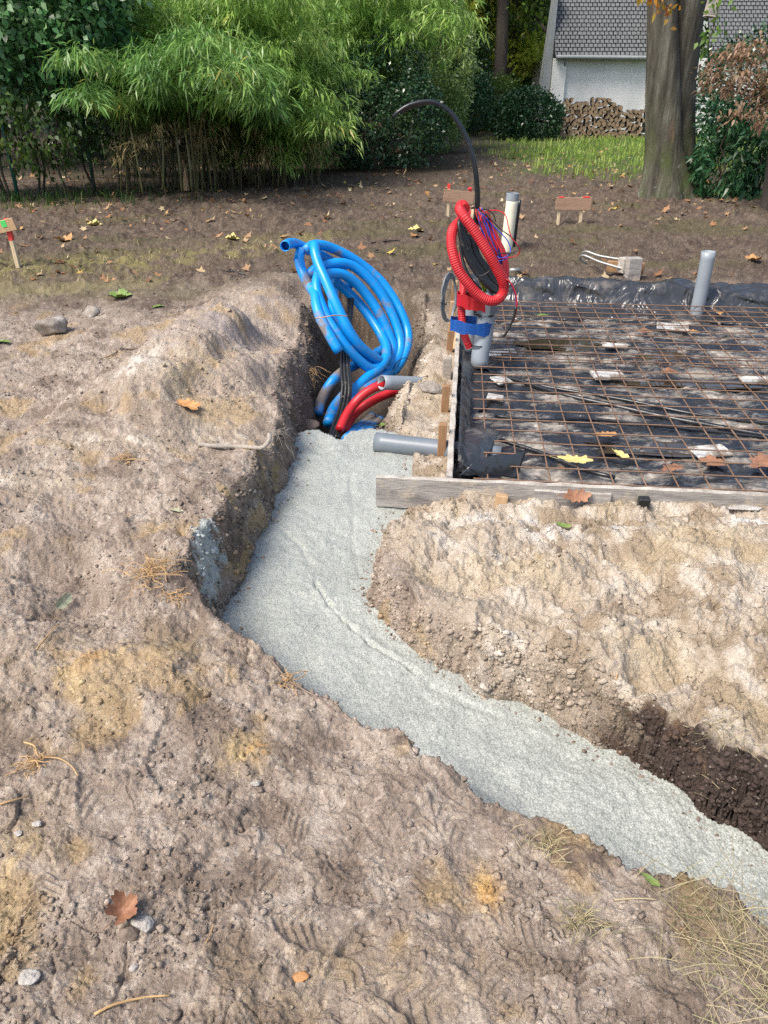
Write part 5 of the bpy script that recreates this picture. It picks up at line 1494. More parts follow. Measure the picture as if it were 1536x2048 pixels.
# ---- bamboo: arching culms with drooping leafy side branches
def bamboo(name, label, spots, tips, L, Wd, mat, nleaf, culm_mat='culm', lo=.35, seedr=3, spread=.28):
    cx = np.mean([s_[0] for s_ in spots]); cy = np.mean([s_[1] for s_ in spots])
    root = empty(name, (cx, cy, 0), label, "bamboo", "bamboo clumps along the boundary")
    PP = []; DD = []
    for (s_, t_) in zip(spots, tips):
        b_ = np.array((s_[0], s_[1], -.02)); t_ = np.array(t_)
        mid = b_ * .45 + t_ * .55; mid[:2] = b_[:2] * .75 + t_[:2] * .25; mid[2] = t_[2] * .78
        C = curve([b_, mid, t_ + np.array((0, 0, .0)), t_ + (t_ - mid) * .35 - np.array((0, 0, .25 * np.linalg.norm(t_[:2] - mid[:2])))], n=26)
        rr = np.linspace(.011, .003, 26)
        mcul = M().tube(C, rr, 6); mcul.build("culm", MT[culm_mat if random.random() < .8 else 'culmdry'], root, smooth=True)
        k = nleaf // len(spots)
        tt = lo + (1 - lo) * rng.random(k // 9) ** .8
        idx = np.clip((tt * 25).astype(int), 0, 25)
        c = C[idx]
        bd = rdir(len(c)); bd[:, 2] = np.abs(bd[:, 2]) * .5 - .25
        ln = spread * rng.uniform(.3, 1.3, len(c))[:, None]
        e = c + bd * ln
        PP.append(np.repeat(e, 9, 0)); DD.append(np.repeat(bd, 9, 0))
    P = np.concatenate(PP); D = np.concatenate(DD)
    P = P + rng.normal(0, .045, P.shape)
    D = D * .8 + rng.normal(0, .45, D.shape) + np.array((0, 0, -.55))
    s_ = rng.uniform(.7, 1.3, len(P))
    keep = P[:, 2] > .25
    P, D, s_ = P[keep], D[keep], s_[keep]
    v, f = leaves_mesh(P, D, rdir(len(P)) * .6 + np.array((0, 0, 1.)), L * s_, Wd * s_, .15, .15)
    mesh_obj("foliage", v, f, MT[mat], root)
    return root
random.seed(21)
# front dark clump (photo 220..520)
sp_, tp_ = [], []
for i in range(30):
    px = random.uniform(235, 440); Y = random.uniform(12.6, 14.0)
    sp_.append((PX(px, Y), Y))
    tx = random.uniform(205, 540); tY = Y - random.uniform(.2, 1.6)
    tp_.append((PX(tx, tY), tY, zat(random.uniform(55, 195) + abs(tx - 370) * .12, tY)))
bamboo("bamboo_clump", "dark green bamboo clump with drooping leaves and bare culms below", sp_, tp_, .17, .022, 'lbamboo2', 19000, lo=.50)
# taller clump behind, filling the top left centre
sp_, tp_ = [], []
for i in range(44):
    px = random.uniform(250, 560); Y = random.uniform(13.8, 15.8)
    sp_.append((PX(px, Y), Y))
    tx = random.uniform(190, 640); tY = Y - random.uniform(-.5, 1.6)
    tp_.append((PX(tx, tY), tY, random.uniform(1.7, 3.1)))
bamboo("bamboo_clump", "tall light green bamboo rising behind the dark clump", sp_, tp_, .17, .024, 'lbamboo', 30000, lo=.30, spread=.4)
# right clump, light, reaching over the holly
sp_, tp_ = [], []
for i in range(40):
    px = random.uniform(440, 640); Y = random.uniform(13.8, 15.6)
    sp_.append((PX(px, Y), Y))
    tx = random.uniform(470, 700); tY = Y - random.uniform(-.3, 1.4)
    tp_.append((PX(tx, tY), tY, zat(random.uniform(60, 260), tY)))
bamboo("bamboo_clump", "light green bamboo clump leaning out beside the dark glossy shrub", sp_, tp_, .14, .020, 'lbamboo', 24000, lo=.25, spread=.35)
sp_, tp_ = [], []
for i in range(54):
    px = random.uniform(560, 760); Y = random.uniform(17.5, 19.5)
    sp_.append((PX(px, Y), Y))
    tx = random.uniform(590, 880); tY = Y - random.uniform(-.3, 1.4)
    tp_.append((PX(tx, tY), tY, random.uniform(1.9, 3.4)))
bamboo("bamboo_clump", "tall pale bamboo arching above the dark glossy shrub", sp_, tp_, .18, .028, 'lbamboo', 24000, lo=.45, spread=.45)
# low dry leafy edge of the bamboo, and lone culms
sp_, tp_ = [], []
for i in range(16):
    px = random.uniform(240, 660); Y = random.uniform(12.4, 13.6) + (px - 240) * .004
    sp_.append((PX(px, Y), Y))
    tp_.append((PX(px + random.uniform(-50, 50), Y - .5), Y - random.uniform(0, .7), random.uniform(.5, 1.25)))
bamboo("bamboo_clump", "short dry bamboo shoots along the foot of the clumps", sp_, tp_, .12, .015, 'drygrass', 2400, 'culmdry', lo=.3, spread=.25)
for (a, b_, lb) in (((286, 388), (252, 215), "slender green bamboo cane leaning left before the dark clump"), ((327, 378), (322, 235), "upright green bamboo cane before the dark clump"), ((364, 384), (348, 240), "leaning pale bamboo cane right of the upright one"), ((384, 380), (370, 262), "shorter bamboo cane at the right of the bare canes")):
    Y = 12.5
    P = [W(*a, Y), W((a[0] + b_[0]) / 2 + 2, (a[1] + b_[1]) / 2, Y), W(*b_, Y + .2)]
    tag(M().tube(curve(P, .1), .017, 8).build("bamboo_cane", MT['culm'], smooth=True), lb, "bamboo cane", "bare canes before the bamboo")
p = on_ground(373, 380)
tag(M().tube([p, p + (.01, 0, .15), p + (.02, 0, .33), p + (.0, 0, .45)], [.05, .042, .025, .005], 9, lump=.05).build("bamboo_sheath", MT['stakemid']), "pale pointed bamboo shoot at the foot of the canes", "bamboo shoot")

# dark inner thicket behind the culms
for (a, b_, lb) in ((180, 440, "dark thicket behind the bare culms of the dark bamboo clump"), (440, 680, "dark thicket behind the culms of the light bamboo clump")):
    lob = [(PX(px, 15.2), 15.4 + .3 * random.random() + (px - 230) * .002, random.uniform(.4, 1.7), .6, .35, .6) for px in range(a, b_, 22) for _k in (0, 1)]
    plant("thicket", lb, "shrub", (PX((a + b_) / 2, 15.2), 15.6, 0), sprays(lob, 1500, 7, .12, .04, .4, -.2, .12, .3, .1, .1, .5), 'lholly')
# ---- left: leafy climber over the fence
lob = [(PX(60, 12.5), 12.8, 2.5, 1.5, .9, .9), (PX(-60, 12.5), 12.4, 2.2, 1.3, .8, 1.0), (PX(140, 12.8), 13.0, 2.3, 1.1, .8, .8), (PX(60, 12.6), 12.7, 1.75, 1.5, .7, .6), (PX(190, 13), 13.4, 2.6, .8, .8, .8), (PX(30, 12), 13.2, 2.9, 2.0, .8, .6), (PX(150, 13), 13.1, 1.7, .6, .6, .6)]
mst = M()
for i in range(12):
    px = random.uniform(-60, 200); Y = random.uniform(12.3, 13.2)
    mst.tube(wig2(np.array((PX(px, Y), Y, 0.)), np.array((PX(px + random.uniform(-30, 30), Y), Y, 2.4)), 5, .08), .02, 5)
plant("climbing_shrub", "tall dark leafy climber hanging over the green fence at the left", "shrub", (PX(60, 12.5), 12.8, 0), cat(sprays(lob, 2600, 7, .115, .085, .6, .0, .12, .72, .2, .12, .35)), 'livy', mst)
lob = [(PX(20, 12), 12.1, .95, 1.1, .5, .55), (PX(120, 12.6), 12.6, .9, .9, .5, .5), (PX(210, 13.2), 13.3, 1.1, .6, .5, .6)]
plant("climbing_shrub", "thin yellowing creeper hanging low on the green fence", "shrub", (PX(60, 12.1), 12.2, 0), sprays(lob, 420, 6, .09, .05, .4, -.3, .12, .4, .2, .1, .4), 'lwood')

# ---- green wire fence
root = empty("wire_fence", (PX(90, 12), 12.2, 0), "dark green wire mesh fence behind the left batter board", "fence")
fa = np.array((PX(-160, 11.6), 11.6, 0)); fb = np.array((PX(420, 14.2), 14.2, 0))
MT['fence'] = pmat("green_coated_steel", [(.3, (.006, .06, .045)), (.7, (.01, .085, .06))], 5, .45, 0)
for t in (.05, .30, .56, .82, 1.0):
    c = fa + (fb - fa) * t
    M().tube([c + (0, 0, -.1), c + (0, 0, 1.25)], .026, 10).build("post", MT['fence'], root, smooth=True)
mw_ = M()
Ld = np.linalg.norm(fb - fa)
for i in range(int(Ld / .05)):
    c = fa + (fb - fa) * (i * .05 / Ld); mw_.tube([c, c + (0, 0, 1.1)], .0018, 3, cap=False)
for z in np.arange(.05, 1.11, .1):
    mw_.tube([fa + (0, .004, z), fb + (0, .004, z)], .002, 3, cap=False)
mw_.build("wire_mesh", MT['fence'], root)

# ---- dark glossy shrub, pale shrub
Y0 = 16.4
lob = [(PX(760, Y0), Y0 + .5, 1.0, 1.05, .9, 1.0), (PX(700, Y0), Y0 + .6, .85, .8, .8, .85), (PX(820, Y0), Y0 + .7, .8, .75, .8, .8), (PX(770, Y0), Y0 + .9, 1.7, .8, .7, .65), (PX(670, Y0), Y0 + 1, 1.2, .7, .7, .9)]
plant("glossy_shrub", "dark glossy-leaved shrub standing behind the tip of the black pipe", "shrub", (PX(760, Y0), Y0 + .6, 0), sprays(lob, 2400, 8, .07, .042, .6, .05, .08, .82, .1, .2, .5), 'lholly', branch_tubes((PX(760, Y0), Y0 + .6, -.05), [(PX(a, Y0), Y0 + .6, b_) for a, b_ in ((700, 1.2), (740, 1.7), (790, 1.6), (830, 1.2), (680, 1.0))], .03, .008))
Y0 = 20.0
lob = [(PX(850, Y0), Y0 + .9, 1.9, 1.15, 1.1, 1.5), (PX(870, Y0), Y0 + .8, .85, .75, .9, .9), (PX(800, Y0), Y0 + 1.1, 2.7, 1.1, 1.0, 1.0), (PX(890, Y0), Y0 + 1.0, 1.5, .55, .8, 1.1), (PX(850, Y0), Y0 + 1.2, 3.1, .8, .9, .7)]
plant("pale_shrub", "tall rounded shrub with small pale shining leaves left of the path to the house", "shrub", (PX(850, Y0), Y0 + 1, 0), sprays(lob, 4200, 8, .075, .042, .7, .1, .08, .86, .1, .2, .5), 'lprivet', branch_tubes((PX(855, Y0), Y0 + 1, -.05), [(PX(a, Y0), Y0 + 1, b_) for a, b_ in ((810, 2.6), (840, 2.9), (870, 2.2), (890, 1.8), (850, 1.2))], .05, .01))
# laurel bush near the house, bushes at the wood's edge
Y0 = 24.2
lob = [(PX(1062, Y0), Y0 + .9, .55, .85, .8, .75), (PX(1095, Y0), Y0 + .9, .5, .5, .7, .6), (PX(1030, Y0), Y0 + .9, .5, .5, .6, .65)]
plant("laurel_bush", "rounded dark green bush left of the firewood stack", "shrub", (PX(1062, Y0), Y0 + .9, 0), sprays(lob, 1500, 8, .09, .05, .7, .1, .08, .85, .1, .2, .5), 'lholly')
for (px, Y, lb, sz, mt) in ((930, 26, "dim bush at the wood's edge just right of the pale shrub", 1.0, 'lrhodo'), (985, 28, "dim bush between the dark trunks", .9, 'lwood'), (905, 29.5, "tall dim bush behind the pale shrub", 1.7, 'lrhodo')):
    lob = [(PX(px, Y), Y + 1, sz * .8, sz * .9, .9, sz * .85), (PX(px + 15, Y), Y + 1, sz * 1.3, sz * .6, .8, sz * .5)]
    plant("woodland_bush", lb, "shrub", (PX(px, Y), Y + 1, 0), sprays(lob, 900, 7, .10, .055, .6, .1, .1, .7, .1, .2, .5), mt)

# ---- woodland trees: trunks you can tell apart, each with its crown
def tree(px, Y, r, h, label, mat, crown_lobes, nsp, L, group="trees of the wood", name="woodland_tree", lean=0., per=7, shell=.5, out=.5):
    x = PX(px, Y)
    root = empty(name, (x, Y, 0), label, "tree", group)
    P = curve([(x, Y, -.1), (x + lean * .3 + .04, Y, h * .3), (x + lean * .6 - .03, Y, h * .6), (x + lean, Y, h)], n=24)
    rr = np.linspace(r, r * .55, 24); rr[0] *= 1.5; rr[1] *= 1.2; rr[2] *= 1.05
    m = M().tube(P, rr, 12, lump=.035)
    m.build("trunk", MT['barkd'], root, smooth=True)
    for l_ in crown_lobes:
        mb = M()
        t = np.array((x + l_[0], Y + l_[1], l_[2]))
        s0 = P[min(23, max(3, int(24 * (l_[2] - 1.0) / h)))]
        mb.tube(wig2(s0, t, 4, .15), np.linspace(r * .35, .015, 14), 6)
        mb.build("limb", MT['barkd'], root, smooth=True)
    lobes = [(x + l_[0], Y + l_[1], l_[2], l_[3], l_[3], l_[4]) for l_ in crown_lobes]
    v, f = sprays(lobes, nsp, per, L, L * .62, out, .0, .22, shell, .2, .12, .5, zmin=.6)
    mesh_obj("crown", v, f, MT[mat], root)
    return root
shade_crowns = [(0, 0, 8, 2.4, 1.8), (-1.6, .5, 6.8, 1.5, 1.1)]  # high crowns out of view, added to shade the wood below
def lowc(*ex): return shade_crowns + list(ex)
def lowl(*ex): return list(ex)
tree(990, 30, .24, 8, "thick dark trunk in the wood left of the house", 'lwood', lowc((-1.2, .5, 5.0, 1.3, 1.0)), 700, .20)
tree(1004, 31.5, .16, 8, "slimmer dark trunk touching the thick one left of the house", 'lwood', lowc((.4, .5, 5.0, 1.2, .9)), 600, .20, lean=.3)
tree(1068, 30.5, .20, 8, "dark leaning trunk close to the left corner of the house", 'lwood', lowc((-.8, .6, 3.9, 1.3, 1.1)), 1200, .20, lean=.9)
tree(925, 34, .20, 8, "dark trunk deep in the wood above the pale shrub", 'lwood', lowc((.5, .5, 5.2, 1.4, 1.0)), 600, .22)
tree(850, 33, .28, 8, "dark trunk showing over the top of the pale shrub", 'llime', lowl((.4, -.8, 3.9, 1.3, 1.0), (2.2, -.4, 3.6, 1.5, 1.1), (3.4, .2, 2.8, 1.2, 1.0)), 2200, .19)
tree(960, 38, .18, 8, "slim dark trunk among leaves coloured as if sunlit in the wood", 'llime', lowl((0, .5, 4.4, 1.8, 1.1), (-1.5, .5, 3.4, 1.4, 1.1), (1.4, .5, 3.2, 1.2, .9), (-2.6, 0, 4.6, 1.2, .8), (.3, -6, 2.6, 1.0, .7), (-1.4, -5, 3.3, 1.1, .8), (-.3, -5.5, 3.8, 1.0, .6)), 4200, .20)
tree(800, 30, .22, 8, "dark trunk above the pale bamboo", 'llime', lowl((.4, -.5, 3.8, 1.6, 1.0), (-.8, 0, 2.8, 1.2, .8)), 1800, .19)
tree(700, 24, .25, 8, "broad tree standing behind the pale bamboo", 'lwood', lowc((0, 0, 4.4, 2.2, 1.4), (-1.8, .3, 3.2, 1.8, 1.3), (1.5, .5, 2.8, 1.6, 1.2)), 2600, .17)
tree(450, 21, .25, 8, "broad tree standing behind the tall bamboo", 'lwood', lowc((0, 0, 4.4, 2.2, 1.4), (-1.8, .3, 3.0, 1.8, 1.5), (1.8, .5, 2.6, 1.8, 1.4)), 2600, .16)
tree(180, 19, .25, 8, "broad tree standing behind the climber at the left", 'lwood', lowc((0, 0, 4.2, 2.2, 1.4), (-2.2, .3, 3.0, 2.0, 1.6), (1.8, .5, 2.8, 1.6, 1.4)), 2600, .16)
tree(-60, 17, .25, 8, "tree at the left edge behind the fence", 'lwood', lowc((0, 0, 3.8, 2.0, 1.6), (1.8, .3, 2.6, 1.2, 1.4)), 1800, .16)
# the rest of the wood reads as one dark mass
pts = []
for i in range(120):
    x = random.uniform(-24, 9); y = 40 + random.uniform(0, 8) - abs(x) * .25
    if x < -8: y = random.uniform(24, 34)
    pts.append((x, y, random.uniform(.6, 9), 2.4, 2.0, 1.8))
v, f = sprays(pts, 9000, 6, .34, .22, .4, 0, .35, .4, .2, .12, .5, zmin=0)
o = mesh_obj("woodland", v, f, MT['lwood'])
tag(o, "dim mass of leaves deep in the wood", None, kind="stuff")
pts = [(random.uniform(4, 26), random.uniform(38, 46), random.uniform(1, 11), 2.6, 2.2, 2.0) for i in range(60)]
v, f = sprays(pts, 4000, 6, .36, .24, .4, 0, .35, .4, .2, .12, .5, zmin=0)
tag(mesh_obj("woodland", v, f, MT['lwood']), "dim mass of leaves behind the house", None, kind="stuff")

# ---- the big double beech
def beech():
    Y = 13.0
    def bark():
        m, n, l, b = new_mat("beech_bark")
        co = n.new("ShaderNodeTexCoord").outputs["Object"]
        t = noise(n, l, co, 3.5, 8, .65, (2.6, 2.6, .35))
        r = ramp(n, [(.34, (.014, .013, .009)), (.45, (.046, .041, .029)), (.56, (.078, .072, .053)), (.68, (.15, .145, .115))])
        l.new(t.outputs[0], r.inputs[0])
        # green algae low down, rust streaks
        sx = n.new("ShaderNodeSeparateXYZ"); l.new(co, sx.inputs[0])
        mr = n.new("ShaderNodeMapRange"); mr.inputs[1].default_value = 1.5; mr.inputs[2].default_value = .25; l.new(sx.outputs[2], mr.inputs[0])
        t2 = noise(n, l, co, 2.2, 5, .6, (1.6, 1.6, .6)); r2 = ramp(n, [(.42, (0, 0, 0)), (.62, (1, 1, 1))]); l.new(t2.outputs[0], r2.inputs[0])
        mu = n.new("ShaderNodeMath"); mu.operation = 'MULTIPLY'; l.new(mr.outputs[0], mu.inputs[0]); l.new(r2.outputs[0], mu.inputs[1])
        mx = n.new("ShaderNodeMix"); mx.data_type = 'RGBA'; l.new(mu.outputs[0], mx.inputs[0]); l.new(r.outputs[0], mx.inputs[6]); mx.inputs[7].default_value = (.055, .075, .016, 1)
        t3 = noise(n, l, co, 1.7, 4, .6, (3.5, 3.5, .5)); r3 = ramp(n, [(.62, (0, 0, 0)), (.72, (.55, .55, .55))]); l.new(t3.outputs[0], r3.inputs[0])
        m3 = n.new("ShaderNodeMix"); m3.data_type = 'RGBA'; l.new(r3.outputs[0], m3.inputs[0]); l.new(mx.outputs[2], m3.inputs[6]); m3.inputs[7].default_value = (.20, .105, .055, 1)
        t4 = noise(n, l, co, 9, 6, .7); r4 = ramp(n, [(.62, (0, 0, 0)), (.68, (.6, .6, .6))]); l.new(t4.outputs[0], r4.inputs[0])
        mu4 = n.new("ShaderNodeMath"); mu4.operation = 'MULTIPLY'; l.new(mr.outputs[0], mu4.inputs[0]); l.new(r4.outputs[0], mu4.inputs[1])
        m4 = n.new("ShaderNodeMix"); m4.data_type = 'RGBA'; l.new(mu4.outputs[0], m4.inputs[0]); l.new(m3.outputs[2], m4.inputs[6]); m4.inputs[7].default_value = (.32, .36, .32, 1)
        l.new(m4.outputs[2], b.inputs["Base Color"]); b.inputs["Roughness"].default_value = .85
        t5 = noise(n, l, co, 9, 8, .65, (2.5, 2.5, .3))
        bp = n.new("ShaderNodeBump"); bp.inputs["Strength"].default_value = .7; bp.inputs["Distance"].default_value = .03
        l.new(t5.outputs[0], bp.inputs["Height"]); l.new(bp.outputs[0], b.inputs["Normal"])
        return m
    mb = bark()
    root = empty("beech_tree", (PX(1340, Y), Y, 0), "big beech with two fused stems standing left of the bronze maple", "tree")
    def stem(xl, xr, Yc, seed, h=9.0):
        n = 40; k = 70
        v = []
        for i in range(k):
            z = -.1 + h * (i / (k - 1)) ** 1.15
            py_l = xl(z); py_r = xr(z)
            cx = (py_l + py_r) / 2; r = (py_r - py_l) / 2
            for j in range(n):
                t = 2 * math.pi * j / n
                v.append((cx, Yc, z, r, t))
        v = np.array(v)
        fl = np.exp(-np.clip(v[:, 2], 0, 9) / .28)
        but = 1 + .17 * fl * np.cos(5 * v[:, 4] + seed) + .05 * np.cos(3 * v[:, 4] + seed + v[:, 2] * .3) + .03 * perlin(v[:, 4] * 2, v[:, 2] * 1.2, seed)
        r = v[:, 3] * but
        q = np.stack([v[:, 0] + r * np.cos(v[:, 4]), v[:, 1] + r * np.sin(v[:, 4]), v[:, 2]], 1)
        f = [(i * n + j, i * n + (j + 1) % n, (i + 1) * n + (j + 1) % n, (i + 1) * n + j) for i in range(k - 1) for j in range(n)]
        m = M().add(q, f); m.build("trunk", mb, root, smooth=True)
    def xat(px, z_): return PX(px, Y)
    # edges measured at z levels: (z, photo x left, photo x right)
    def edge(tab):
        zs = [a for a, _ in tab]; xs = []
        for z, px in tab:
            depth = Y * cp + (H0 - z) * sp
            xs.append((px - 768) / F * depth)
        return lambda z: float(np.interp(z, zs, xs))
    stem(edge([(-.1, 1276), (.0, 1280), (.25, 1287), (.7, 1291), (1.6, 1293), (2.4, 1296), (3.0, 1296), (9, 1310)]), edge([(-.1, 1392), (0, 1388), (.25, 1376), (.7, 1362), (1.6, 1358), (2.4, 1354), (3.0, 1352), (9, 1360)]), Y, 2)
    stem(edge([(-.1, 1330), (0, 1332), (.3, 1338), (.9, 1342), (1.6, 1344), (2.4, 1348), (3.0, 1352), (9, 1440)]), edge([(-.1, 1412), (0, 1408), (.3, 1402), (.9, 1400), (1.6, 1402), (2.4, 1418), (3.0, 1434), (9, 1540)]), Y + .22, 5)
    lobes = [(PX(1300, Y) + a, Y + b_, c_, 2.6, 2.4, 1.5) for a, b_, c_ in ((0, 0, 9.5), (2.6, .5, 8.6), (.5, -2.2, 8.2), (4.5, -1.0, 8.4))]
    for l_ in lobes: M().tube(wig2(np.array((PX(1340, Y), Y, 5.2)), np.array(l_[:3]), 4, .2), np.linspace(.16, .02, 14), 7).build("limb", mb, root, smooth=True)
    v, f = sprays(lobes, 1500, 7, .10, .06, .4, 0, .25, .3, .15, .1, .5)
    mesh_obj("crown", v, f, MT['lwood'], root)
beech()
# nest box, hanging sprigs
Yb = 12.7
c = W(1427, 8, Yb)
root = empty("nest_box", c, "pale wooden nest box fixed high on the right stem of the beech", "nest box")
M().bbox(c, (.15, .15, .26), rot('Y', .12), b=.004).build("box", MT['board'], root)
M().bbox(c + np.array((0, -.0, -.145)), (.18, .18, .018), rot('Y', .12), b=.003).build("base", MT['boardtop'], root)
def sprig(pxs, Y, mat, L, label, n=60, name="leafy_sprig", r=.05):
    P = [W(a, b_, Y) for a, b_ in pxs]
    C = curve(P, .03)
    root = empty(name, C[0], label, "twig")
    M().tube(C, .006, 5).build("stem", MT['twig'], root, smooth=True)
    k = rng.integers(0, len(C), n)
    pos = C[k] + rng.normal(0, r, (n, 3))
    v, f = leaves_mesh(pos, rdir(n) + np.array((0, 0, -.5)), rdir(n) + np.array((0, -.6, .6)), L * rng.uniform(.7, 1.2, n), L * .6, .15, .2)
    mesh_obj("foliage", v, f, MT[mat], root)
sprig([(1290, -30), (1310, -5), (1330, 8), (1350, 22)], 11.0, 'lautumn', .09, "yellow and orange twig hanging across the top of the beech", 46, r=.06)
sprig([(1440, -20), (1436, 20), (1425, 60), (1415, 90)], 11.8, 'lgreen', .09, "bright green twig hanging right of the beech below the nest box", 44, r=.08)

# ---- bronze maple and rhododendrons at the right
Y0 = 11.6
x0 = PX(1524, Y0)
root = empty("maple_tree", (x0, Y0, 0), "small bronze-leaved maple at the right edge before the house", "tree")
P = curve([(x0 + .05, Y0, -.1), (x0, Y0, .5), (x0 - .06, Y0, 1.0), (x0 + .05, Y0, 1.6)], n=16)
M().tube(P, np.linspace(.08, .04, 16), 9, lump=.03).build("trunk", MT['barkd'], root, smooth=True)
mb_ = M()
lobm = []
for (px, py, dY, rx, rz) in ((1460, 118, 0, .42, .12), (1520, 100, -.2, .45, .13), (1425, 150, .2, .30, .10), (1500, 145, -.3, .45, .12), (1440, 178, -.1, .22, .08), (1560, 120, 0, .5, .15), (1480, 175, .1, .4, .10), (1540, 160, -.4, .4, .12), (1510, 205, -.3, .34, .10), (1485, 235, -.4, .25, .09), (1535, 235, -.5, .3, .10), (1570, 200, -.2, .5, .2)):
    c = W(px, py, Y0 + dY)
    lobm.append((c[0], c[1], c[2], rx * 1.15, rx * .9, rz * .75))
    mb_.tube(wig2(P[-4], c, 4, .05), np.linspace(.022, .006, 14), 5)
mb_.build("limb", MT['barkd'], root, smooth=True)
v, f = sprays(lobm, 230, 9, .085, .038, .5, -.15, .06, .25, .25, .1, .6, flat=.6)
mesh_obj("crown", v, f, MT['lmaple'], root)
for (lob, lb, ns) in (([(PX(1450, 12.6), 12.9, .55, .55, .5, .6), (PX(1430, 12.6), 12.9, 1.0, .32, .4, .45), (PX(1500, 12.8), 13, .8, .5, .5, .7)], "rhododendron with drooping dark leaves between the beech and the maple", 420),
                      ([(PX(1560, 12.6), 12.7, .7, .6, .5, .8), (PX(1520, 12), 12.4, .55, .35, .4, .5)], "rhododendron with drooping dark leaves under the maple at the right edge", 320)):
    v, f = sprays(lob, ns, 9, .13, .04, .6, -.1, .05, .75, .3, .15, .45)
    plant("rhododendron", lb, "shrub", (lob[0][0], lob[0][1], 0), (v, f), 'lrhodo', branch_tubes((lob[0][0], lob[0][1], -.05), [(a[0], a[1], a[2] + .2) for a in lob], .02, .008, .06))
lob = [(PX(1408, 15), 15.5, .9, .3, .4, .9), (PX(1440, 17), 17.5, 1.2, .8, .8, 1.0), (PX(1520, 18), 18.5, 1.3, 1.3, .9, 1.2)]
plant("ivy_shrub", "dark shrub between the beech and the house wall", "shrub", (PX(1440, 17), 17, 0), sprays(lob, 900, 7, .09, .055, .6, 0, .1, .7, .1, .2, .5), 'lholly')
# ivy creeping on the foot of the beech
k = 260; t = rng.random(k)
pos = np.stack([PX(1396, 12.8) + rng.normal(0, .07, k), 12.9 + rng.normal(0, .08, k), t * 1.0], 1)
v, f = leaves_mesh(pos, rdir(k) + (0, -.3, .1), rdir(k) + (0, -1, .3), .06, .045, .1, .1)
tag(mesh_obj("ivy", v, f, MT['livy']), "ivy climbing the right foot of the beech", "ivy")

# ---- house
YH = 27.0
HX0, HX1 = PX(1092, YH), PX(1092, YH) + 13.0
zE = zat(116, YH)
def brick_white():
    m, n, l, b = new_mat("white_painted_brick")
    co = n.new("ShaderNodeTexCoord").outputs["Object"]
    mp = n.new("ShaderNodeMapping"); mp.inputs["Rotation"].default_value = (math.pi / 2, 0, 0); l.new(co, mp.inputs[0])
    br = n.new("ShaderNodeTexBrick"); br.inputs["Scale"].default_value = 1.0; br.inputs["Brick Width"].default_value = .22; br.inputs["Row Height"].default_value = .072; br.inputs["Mortar Size"].default_value = .008
    br.inputs["Color1"].default_value = (.74, .73, .70, 1); br.inputs["Color2"].default_value = (.71, .705, .675, 1); br.inputs["Mortar"].default_value = (.69, .685, .655, 1)
    l.new(mp.outputs[0], br.inputs["Vector"])
    t = noise(n, l, co, 1.2, 5, .6); r = ramp(n, [(.35, (.84, .86, .86)), (.6, (1, 1, 1))]); l.new(t.outputs[0], r.inputs[0])
    mx = n.new("ShaderNodeMix"); mx.data_type = 'RGBA'; mx.blend_type = 'MULTIPLY'; mx.inputs[0].default_value = 1
    l.new(br.outputs[0], mx.inputs[6]); l.new(r.outputs[0], mx.inputs[7]); l.new(mx.outputs[2], b.inputs["Base Color"])
    b.inputs["Roughness"].default_value = .8
    bp = n.new("ShaderNodeBump"); bp.inputs["Strength"].default_value = .2; bp.inputs["Distance"].default_value = .01; bp.invert = True
    l.new(br.outputs["Fac"], bp.inputs["Height"]); l.new(bp.outputs[0], b.inputs["Normal"])
    return m
MT['wbrick'] = brick_white()
MT['slate'] = pmat("grey_shingle", [(.3, (.085, .092, .095)), (.7, (.17, .178, .18))], 14, .6, .3, 30)
MT['under'] = pmat("dark_roof_felt", [(.3, (.012, .012, .013)), (.7, (.02, .02, .022))], 14, .9, 0)
MT['greypaint'] = pmat("grey_painted_wood", [(.3, (.20, .22, .22)), (.7, (.27, .29, .29))], 5, .6, .1, 20)
MT['glass'] = pmat("dark_window_glass", [(.3, (.012, .014, .016)), (.7, (.02, .022, .025))], 2, .08, 0)
MT['whitepaint'] = pmat("white_painted_wood", [(.3, (.68, .68, .66)), (.7, (.76, .76, .74))], 5, .5, .05, 20)
house = empty("white_brick_house", ((HX0 + HX1) / 2, YH, 0), "white painted brick house with a steep grey shingle roof", "house")
wx0, wx1 = PX(1285, YH), PX(1440, YH)                               # the left wing ends here, then the main wall set back a little
M().box(((HX0 + .42 + HX1) / 2, YH + 3.0, zE / 2 - .1), (HX1 - HX0 - .42, 6.0, zE + .2)).build("wall", MT['wbrick'], house)
M().bbox((HX0 + .20, YH + .10, zE / 2 - .1), (.40, .5, zE + .18), b=.004).build("pilaster", MT['wbrick'], house)
